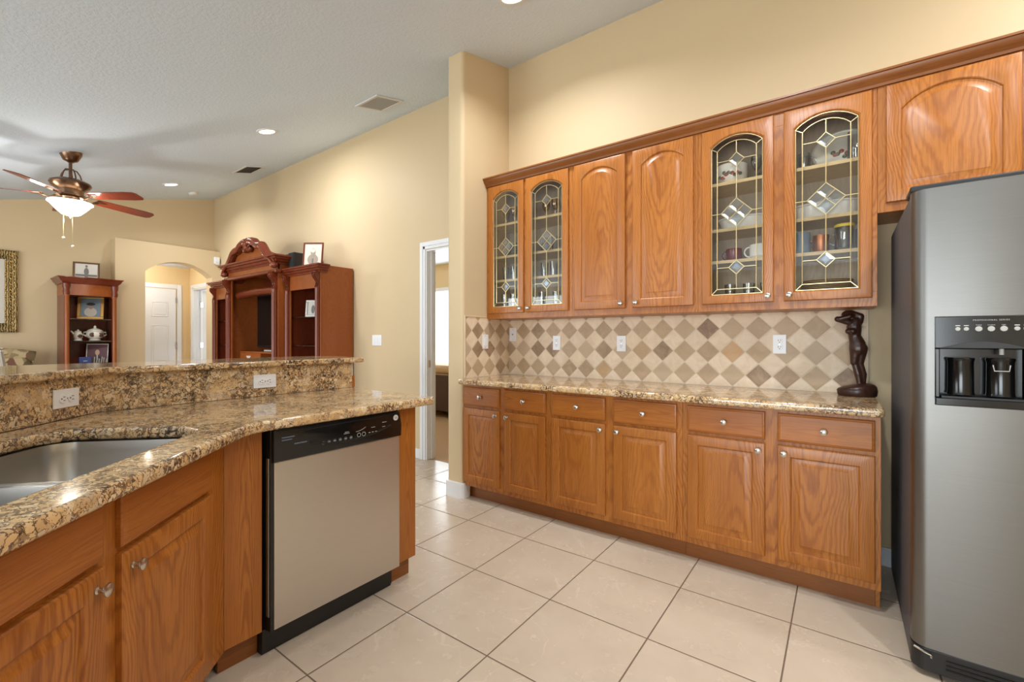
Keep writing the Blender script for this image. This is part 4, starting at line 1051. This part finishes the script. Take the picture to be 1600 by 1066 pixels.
def tower(x0, x1, yf, ztop):
    m = MB(); 
    bx(m, x0, x0 + .022, yf + .02, EY, 0, ztop); bx(m, x1 - .022, x1, yf + .02, EY, 0, ztop); bx(m, x0 + .022, x1 - .022, EY - .012, EY, 0, ztop); bx(m, x0 + .022, x1 - .022, yf + .02, EY - .012, ztop - .022, ztop)
    bx(m, x0, x1, yf, yf + .0195, 0, .10); bx(m, x0, x0 + .07, yf, yf + .0195, .10, ztop); bx(m, x1 - .07, x1, yf, yf + .0195, .10, ztop)
    bx(m, x0 + .07, x1 - .07, yf, yf + .0195, ztop - .25, ztop)
    body = m.build('tower', CHERRY, ec, bevel=.002)
    m = MB(); bx(m, x0 + .022, x1 - .022, EY - .016, EY - .0125, .1, ztop - .03); bx(m, x0 + .0225, x0 + .026, yf + .022, EY - .0165, .1, ztop - .03); bx(m, x1 - .026, x1 - .0225, yf + .022, EY - .0165, .1, ztop - .03)
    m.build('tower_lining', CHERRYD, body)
    for z in (1.14, 1.47):
        m = MB(); bx(m, x0 + .027, x1 - .027, yf + .04, EY - .017, z - .008, z); m.build('glass_shelf', SHELFGLASS, body)
    m = MB(); bx(m, x0 + .027, x1 - .027, yf + .0, EY - .017, .78, .80); m.build('shelf', CHERRY, body)
    fluted(x0 + .035, yf - .012, .10, ztop - .25, .026, body); fluted(x1 - .035, yf - .012, .10, ztop - .25, .026, body)
    corbel(x0 + .04, yf, ztop - .25, .06, .17, .055, body); corbel(x1 - .04, yf, ztop - .25, .06, .17, .055, body)
    c = cornice(x0, x1, yf, ztop - .088, body, yf - EY + .07, .9)
    return body
EYF = 2.70
tower(-5.285, -4.57, EYF, 2.03); tower(-7.36, -6.645, EYF, 2.03)
# centre bay
cx0, cx1, cyf, ct_ = -6.64, -5.29, 2.60, 2.09
m = MB()
bx(m, cx0, cx0 + .025, cyf + .02, EY, 0, ct_); bx(m, cx1 - .025, cx1, cyf + .02, EY, 0, ct_); bx(m, cx0 + .025, cx1 - .025, EY - .012, EY, 0, ct_); bx(m, cx0 + .025, cx1 - .025, cyf + .02, EY - .012, ct_ - .025, ct_)
bx(m, cx0, cx0 + .10, cyf, cyf + .0195, 0, ct_); bx(m, cx1 - .10, cx1, cyf, cyf + .0195, 0, ct_); bx(m, cx0 + .10, cx1 - .10, cyf, cyf + .0195, 0, .5)
bx(m, cx0 + .025, cx1 - .025, cyf + .02, EY - .0125, .6, .64)
cb = m.build('center_bay', CHERRY, ec, bevel=.002)
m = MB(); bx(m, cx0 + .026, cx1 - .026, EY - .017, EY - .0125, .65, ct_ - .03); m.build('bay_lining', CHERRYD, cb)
for xx in (cx0 + .05, cx1 - .05):
    fluted(xx, cyf - .015, .05, 1.80, .034, cb); corbel(xx, cyf, 1.80, .085, .20, .07, cb)
m = MB(); m.tube([(E(cx0) + .1 + (E(cx1) - E(cx0) - .2) * k / 16, cyf - EY + .10, 1.80 + .02 * math.cos(PI * (k - 8) / 16)) for k in range(17)], .05, 10); m.build('inner_valance', CHERRYD, cb, smooth=60)
# pediment with two scrolled arms
m = MB()
def ped(u): return .33 * (1 - abs(u) ** 1.75) + .02
half = (cx1 - cx0) / 2
m.prism([(-half, 2.0)] + [(half * (k / 12 - 1) if k <= 24 else 0, 2.07 + ped(k / 12 - 1)) for k in range(25)] + [(half, 2.0)], cyf - EY - .010, cyf - EY + .02, 'y')
pd = m.build('pediment', CHERRY, ec, smooth=20)
for s in (-1, 1):
    m = MB()
    pts = []
    for k in range(22):
        u = 1.03 - .93 * k / 21; z = 2.085 + ped(u) + .018 * math.sin(5 * PI * k / 21) * (k < 17)
        pts.append((s * half * u, cyf - EY - .04, z))
    for k in range(1, 11):
        a = PI / 2 - 1.35 * PI * k / 10; r = .065 * (1 - .045 * k); pts.append((s * (half * .10) + -s * r * math.cos(a) * 1.0, cyf - EY - .045, pts[21][2] - .065 + r * math.sin(a)))
    rad = [.02 + .028 * min(1, k / 6) if k < 20 else .048 - .0022 * (k - 20) for k in range(len(pts))]
    m.tube(pts, rad, 10)
    m.tube([(x, y - .03, z - .03) for x, y, z in pts[:-6]], .018, 8); m.tube([(x, y + .02, z + .028) for x, y, z in pts[:-8]], .022, 8)
    m.ball((s * half * 1.0, cyf - EY - .045, 2.075), (.055, .045, .04))
    m.build('scroll', CHERRYD, pd, smooth=60)
m = MB()
for k in range(7):
    a = PI * (k / 6) ; m.limb((0, cyf - EY - .05, 2.36), (.075 * math.cos(a), cyf - EY - .055, 2.375 + .085 * math.sin(a)), .02, .014, 4)
m.ball((0, cyf - EY - .065, 2.36), (.035, .03, .05)); m.build('shell_crest', CHERRYD, pd, smooth=60)
m = MB(); bx(m, cx0 - .03, cx1 + .03, cyf - .045, cyf + .03, 1.985, 2.03); m.build('lower_moulding', CHERRYD, pd, bevel=.012)
cornice(cx0, cx1, cyf, 2.09, cb, scale=1.05)
dwb = thing('drawer_box', 'small open fronted cherry wood drawer unit below the television', 'drawer unit', (-5.86, 2.80, .641))
MB().box(-.66, .50, -.1, .2, .392, .410).box(-.66, -.642, -.1, .2, 0, .391).box(.482, .50, -.1, .2, 0, .391).box(-.10, -.082, -.1, .2, 0, .391).box(-.641, .481, .185, .2, 0, .391).build('case', CHERRY, dwb, bevel=.002)
dd = MB().box(-.64, -.101, -.104, -.086, .25, .390).build('drawer', CHERRY, dwb, bevel=.003); MB().prism([(-.40 + .06 * math.cos(PI + PI * k / 12), .355 + .035 * math.sin(PI + PI * k / 12)) for k in range(13)], -.1075, -.1045, 'y').build('finger_pull', PAPERL, dd)
tv = thing('television', 'black flat screen television inside the center bay of the entertainment center', 'television', (-5.975, 2.94, 1.0515))
MB().box(-.55, .55, -.02, .03, .05, .76).build('cabinet', BLACKMAT, tv, bevel=.008); MB().box(-.53, .53, -.0225, -.0201, .075, .74).build('screen', BLACKGLOSS, tv)
MB().box(-.16, .16, -.08, .10, .0, .014).box(-.05, .05, .0, .025, .0145, .0495).build('stand', BLACKMAT, tv, bevel=.004)
dv = thing('disc_player', 'flat black and silver disc player in front of the television', 'player', (-5.72, 2.79, 1.0515))
MB().box(-.2, .2, -.06, .04, 0, .035).build('case', BLACKMAT, dv, bevel=.004); MB().box(-.19, .19, -.0625, -.0601, .008, .026).build('front_panel', LGREY, dv)
def speaker(label, loc, w, d, h, name='speaker'):
    t = thing(name, label, 'speaker', loc); MB().box(-w / 2, w / 2, -d / 2, d / 2, 0, h).build('cabinet', BLACKMAT, t, bevel=.004)
    MB().box(-w / 2 + .008, w / 2 - .008, -d / 2 - .006, -d / 2 - .0005, .008, h - .008).build('grille', plain('speaker_cloth', srgb(30, 34, 32), .9), t); return t
speaker('small black speaker on top of the entertainment center beside the framed portrait', (-5.18, 2.90, 2.1935), .10, .14, .14) if False else None
def pic_frame(name, label, loc, rz, w, h, lean, fw, fmat, pmat, fig, depth=.018, easel=True, cat='picture frame'):
    t = thing(name, label, cat, loc, rz); t.rotation_euler = (-lean, 0, rz)
    m = MB(); t2 = fw
    m.box(-w / 2, w / 2, -depth, 0, 0, t2).box(-w / 2, w / 2, -depth, 0, h - t2, h).box(-w / 2, -w / 2 + t2, -depth, 0, t2, h - t2).box(w / 2 - t2, w / 2, -depth, 0, t2, h - t2)
    m.build('frame', fmat, t, bevel=min(.005, t2 * .3))
    pr = MB().box(-w / 2 + t2, w / 2 - t2, -depth * .55, -depth * .3, t2, h - t2).build('print', pmat, t)
    y = -depth * .55 - .0012
    for kind, cx, cz, rx, rz_, mt in fig:
        m = MB(); cx *= w; cz *= h; rx *= w; rz_ *= h
        if kind == 'e': m.prism([(cx + rx * math.cos(2 * PI * k / 24), cz + rz_ * math.sin(2 * PI * k / 24)) for k in range(24)], y, y + .001, 'y')
        else: m.box(cx - rx, cx + rx, y, y + .001, cz - rz_, cz + rz_)
        m.build('photo_figure', mt, pr); y -= .0011
    if easel:
        MB().box(-.02, .02, .001, .004, .0, h * .62).build('easel_leg', BLACKMAT, t, rot=(-lean * -2.2, 0, 0), loc=(0, .0, 0)) if False else None
    return t
portrait = [('e', 0, .30, .26, .22, FIGP), ('b', 0, .22, .035, .12, FIGG), ('e', 0, .60, .12, .16, FIGP), ('e', .0, .66, .11, .08, PAPERS)]
pic_frame('picture_frame', 'dark framed sepia portrait on top of the right tower of the entertainment center', (-4.90, 2.80, 2.042), math.radians(34), .235, .29, .14, .018, CHERRYD, PAPERS, portrait)
pic_frame('picture_frame', 'small silver framed photo on the upper glass shelf of the right tower', (-4.97, 2.83, 1.4705), math.radians(30), .15, .20, .12, .024, SILVER, PAPERL, [('e', .1, .45, .14, .25, FIGG)])
for lab, loc in (('black speaker cube on the entertainment center left of the framed portrait', (-5.215, 2.79, 2.043)), ('black speaker cube on the left tower of the entertainment center behind the pediment scroll', (-6.74, 2.86, 2.043))):
    speaker(lab, loc, .12, .15, .19)
bk = thing('flat_box', 'flat dark box lying on top of the entertainment center behind the pediment', 'box', (-5.62, 2.92, 2.199)); MB().box(-.22, .22, -.12, .12, 0, .055).build('box', BLACKMAT, bk, bevel=.004); MB().box(-.21, .21, -.1205, -.1203, .02, .03).build('edge_stripe', GOLD, bk)

# ------------------------------------------------------------------ curio tower on the far wall (faces +X)
ct2 = thing('curio_cabinet', 'narrow cherry wood curio tower with bowed cornice standing against the far wall', 'cabinet', (LX + .012, 1.50, 0), PI / 2)
# local: x right (= +Y world), -y out of wall
cw, cd = .26, .42; zt = 2.025
MB().box(-cw, -cw + .02, -cd, 0, 0, zt - .09).box(cw - .02, cw, -cd, 0, 0, zt - .09).box(-cw + .02, cw - .02, -.012, 0, 0, zt - .09).box(-cw + .02, cw - .02, -cd, -.0125, 0, .78).build('case', CHERRYD, ct2, bevel=.002)
def bow(w, y, d, z0, z1, nm, mat=CHERRY, ends=.0):
    pts = [(-w, 0), (-w, y)] + [(-w * .72 + 1.44 * w * k / 14, y - d * math.sin(PI * k / 14)) for k in range(15)] + [(w, y), (w, 0)]
    return MB().prism(pts, z0, z1, 'z').build(nm, mat, ct2, smooth=30)
bow(cw + .002, -cd - .001, .045, zt - .235, zt - .0905, 'valance')
m = MB(); L = []
for e, z in ((.0, zt - .09), (.015, zt - .085), (.02, zt - .07), (.04, zt - .05), (.052, zt - .02), (.065, zt - .012), (.065, zt)):
    w = cw + e; y = -cd - e
    L.append([(-w, 0, z), (-w, y, z)] + [(-w * .72 + 1.44 * w * k / 14, y - .045 * math.sin(PI * k / 14), z) for k in range(15)] + [(w, y, z), (w, 0, z)])
m.loops(L).build('cornice', CHERRYD, ct2, smooth=30)
for s in (-1, 1):
    MB().lathe([(.028, .78), (.028, .84), (.024, .85), (.024, zt - .26), (.029, zt - .25), (.03, zt - .236)], (s * (cw - .025), -cd - .02, 0), 'z', 20).build('column', CHERRY, ct2, smooth=40)
    MB().lathe([(.03, zt - .235), (.036, zt - .20), (.03, zt - .17), (.04, zt - .13), (.042, zt - .091)], (s * (cw - .02), -cd - .012, 0), 'z', 16).build('corbel', CHERRYD, ct2, smooth=40)
for z in (1.19, 1.485): MB().box(-cw + .021, cw - .021, -cd + .03, -.013, z - .009, z).build('glass_shelf', SHELFGLASS, ct2)
def C2(x, y): return (LX + .012 - y, 1.50 + x)          # local -> world
def cfr(name, label, x, y, z, turn, *a): 
    p = C2(x, y); return pic_frame(name, label, (p[0], p[1], z), PI / 2 + turn, *a)
cfr('picture_frame', 'dark framed black and white photo of a standing person on top of the curio tower', -.01, -.22, zt + .001, -.25, .27, .235, .16, .022, BRONZE, PAPERL,
    [('b', 0, .22, .40, .06, FIGG), ('e', 0, .44, .09, .22, FIGG), ('b', 0, .28, .06, .16, FIGG), ('e', 0, .72, .04, .07, FIGP), ('e', 0, .78, .045, .03, FIGD)])
cfr('picture_frame', 'gold framed photo of a uniformed person leaning on the upper shelf of the curio tower', .03, -.22, 1.4855, -.3, .27, .33, .28, .034, GOLD, PAPERB,
    [('e', 0, .30, .24, .2, PAPERL), ('e', 0, .56, .11, .13, FIGP), ('e', 0, .64, .17, .06, FIGD), ('b', 0, .67, .1, .04, FIGD)])
cfr('picture_frame', 'silver framed portrait on maroon background on the lower shelf of the curio tower', .09, -.26, .875, -.35, .23, .28, .24, .012, SILVER, PAPERM,
    [('e', 0, .22, .2, .2, FIGD), ('b', 0, .32, .03, .1, PAPERL), ('e', 0, .56, .1, .14, FIGS)])
MB()
p = C2(-.05, -.36); nb = thing('small_box', 'small navy blue box on the lower shelf of the curio tower', 'box', (p[0], p[1], .875), PI / 2)
# the lower deck that carries the box and the portrait
MB().box(-cw + .021, cw - .021, -cd, -.013, .781, .874).build('deck', CHERRYD, ct2)
MB().box(-.06, .06, -.03, .03, 0, .10).build('box', NAVY, nb, bevel=.003); MB().box(-.02, .02, -.0315, -.0302, .045, .052).build('mark', LETTER, nb)
p = C2(.10, -.37); gc = thing('glass_ornament', 'clear glass letter ornament in front of the maroon portrait on the curio tower', 'ornament', (p[0], p[1], .875), PI / 2)
MB().box(-.075, .075, -.015, .015, 0, .02).build('base', TUMBLER, gc, bevel=.003)
m = MB()
for k in range(6): m.tube([(-.06 + .024 * k, 0, .021), (-.055 + .024 * k + .006 * (k % 2), 0, .10 - .012 * (k % 3))], .007, 6)
m.build('ornament_bars', SILVER, gc)
p = C2(-.10, -.26); jg = thing('china_jug', 'small cream and brown china jug with spout on the curio shelf', 'jug', (p[0], p[1], 1.191), PI / 2)
BROWNP = plain('brown_painting', srgb(84, 54, 44), .3)
MB().lathe([(.042, 0), (.046, .006), (.036, .02), (.046, .05), (.050, .08), (.040, .105), (.034, .115), (.038, .125), (.012, .137), (.008, .15), (.001, .153)], (0, 0, 0), 'z', 24).build('body', IVORY, jg, smooth=50)
MB().tube([(-.04, 0, .09), (-.06, 0, .12), (-.072, 0, .13)], [.012, .009, .008], 10).build('spout', IVORY, jg, smooth=60); MB().ball((.012, -.045, .065), (.026, .008, .024)).build('painted_panel', BROWNP, jg)
p = C2(.07, -.26); tr = thing('china_tureen', 'round lidded china tureen with dark painted medallions on the curio shelf', 'tureen', (p[0], p[1], 1.191), PI / 2)
MB().lathe([(.06, 0), (.066, .006), (.05, .022), (.085, .05), (.095, .085), (.082, .12), (.088, .128)], (0, 0, 0), 'z', 28).build('bowl', IVORY, tr, smooth=50)
MB().lathe([(.09, .1285), (.07, .15), (.03, .168), (.014, .175), (.016, .19), (.008, .205), (.001, .21)], (0, 0, 0), 'z', 28).build('lid', IVORY, tr, smooth=50)
for x in (-.042, .042): MB().ball((x, -.078, .082), (.03, .012, .03)).build('medallion', BROWNP, tr, smooth=60); 
for s in (-1, 1): MB().tube([(s * .088, 0, .06), (s * .118, 0, .085), (s * .112, 0, .115), (s * .085, 0, .118)], .008, 8).build('handle', IVORY, tr, smooth=60)

# framed picture on the far wall, sofa below
wp = thing('framed_picture', 'large picture in a wide carved gold frame hanging on the far wall above the sofa', 'picture', (LX + .006, .40, 1.30), PI / 2)
W2, H2, F2 = .485, 1.035, .115
m = MB(); L = []
for e, y in ((0, 0), (0, -.03), (.018, -.04), (.06, -.03), (.085, -.038), (F2, -.012), (F2, 0)):
    L.append([(-W2 + e, y, e), (W2 - e, y, e), (W2 - e, y, H2 - e), (-W2 + e, y, H2 - e)])
m.loops(L, ring=True); m.build('carved_frame', GOLDCARVE, wp)
m = MB()
for z in [F2 + .03 + (H2 - 2 * F2 - .06) * k / 22 for k in range(23)]:
    for s in (-1, 1): m.ball((s * (W2 - F2 + .008), -.022, z), .011, 8, 6)
for z in [.05 + (H2 - .1) * k / 13 for k in range(14)]:
    for s in (-1, 1): m.tube([(s * (W2 - .052 + .022 * math.cos(2 * PI * k / 9)), -.036, z + .024 * math.sin(2 * PI * k / 9)) for k in range(8)], .005, 5)
m.build('frame_beading', GOLD, wp); MB().box(-W2 + F2, W2 - F2, -.008, -.002, F2, H2 - F2).build('picture', PAPERL, wp)
so = thing('sofa', 'floral upholstered sofa back showing above the granite bar by the far wall', 'sofa', (LX + .10, .02, 0), PI / 2)
def cushion(x0, x1, y0, y1, z0, z1, r, nm, crown=.03):
    m = MB(); L = []
    for i in range(9):
        t = i / 8; e = r * (1 - math.sin(PI * t)) * .9
        L.append([(x, y, z0 + (z1 - z0) * t) for x, y in rounded([(x0 + e, y0 + e), (x1 - e, y0 + e), (x1 - e, y1 - e), (x0 + e, y1 - e)], r, 5)])
    return m.loops(L).build(nm, FLORAL, so, smooth=70)
cushion(-1.0, 1.02, -.30, .06, .12, .98, .09, 'back')
m = MB(); m.tube([(-.95 + 1.93 * k / 20, -.12, .975 + .045 * abs(math.sin(2 * PI * k / 20)) ** .6) for k in range(21)], .085, 14); m.build('back_roll', FLORAL, so, smooth=60)
cushion(-.98, 0.0, -.90, -.31, .30, .48, .06, 'seat_cushion'); cushion(.01, .99, -.90, -.31, .30, .48, .06, 'seat_cushion')
cushion(-1.0, 1.02, -.92, -.305, .08, .295, .03, 'base'); cushion(-1.2, -1.01, -.92, .04, .08, .66, .07, 'arm'); cushion(1.03, 1.2, -.92, .04, .08, .66, .07, 'arm')
for x in (-1.1, 1.1):
    for y in (-.85, -.02): MB().lathe([(.025, 0), (.035, .08)], (x, y, 0), 'z', 12).build('foot', CHERRYD, so)
et = thing('side_table', 'small dark wood side table in front of the sofa', 'table', (-6.95, .50, 0))
MB().lathe([(.25, .70), (.26, .71), (.26, .725), (.25, .73)], (0, 0, 0), 'z', 32).build('table_top', CHERRYD, et, smooth=30); MB().lathe([(.2, 0), (.2, .02), (.04, .06), (.03, .35), (.05, .5), (.03, .6), (.08, .699)], (0, 0, 0), 'z', 24).build('pedestal', CHERRYD, et, smooth=40)
pic_frame('picture_frame', 'silver picture frame leaning at the left edge of the picture in front of the sofa', (-6.94, .55, .7305), PI / 2 + .5, .26, .40, .22, .03, SILVER, PAPERL, [('e', 0, .5, .2, .25, FIGG)])

# ------------------------------------------------------------------ bedroom bench seen through the doorway
be = thing('bed', 'dark brown bed end with a patterned quilt seen through the white doorway', 'bed', (-4.95, 5.0, 0))
MB().box(-.95, .75, -.08, .0, .1, .66).box(-.95, .75, .001, 1.4, .1, .40).build('footboard', LEATHER, be, bevel=.015)
QUILT = plain('patterned_quilt', srgb(206, 176, 140), .85, 0, .4, 30)
MB().box(-.93, .73, -.02, 1.4, .661, .80).build('quilt', FLORAL if False else QUILT, be, bevel=.06, seg=4)
for x in (-.9, .70):
    for y in (-.06, 1.3): MB().box(x - .03, x + .03, y, y + .06, 0, .099).build('leg', LEATHER, be)
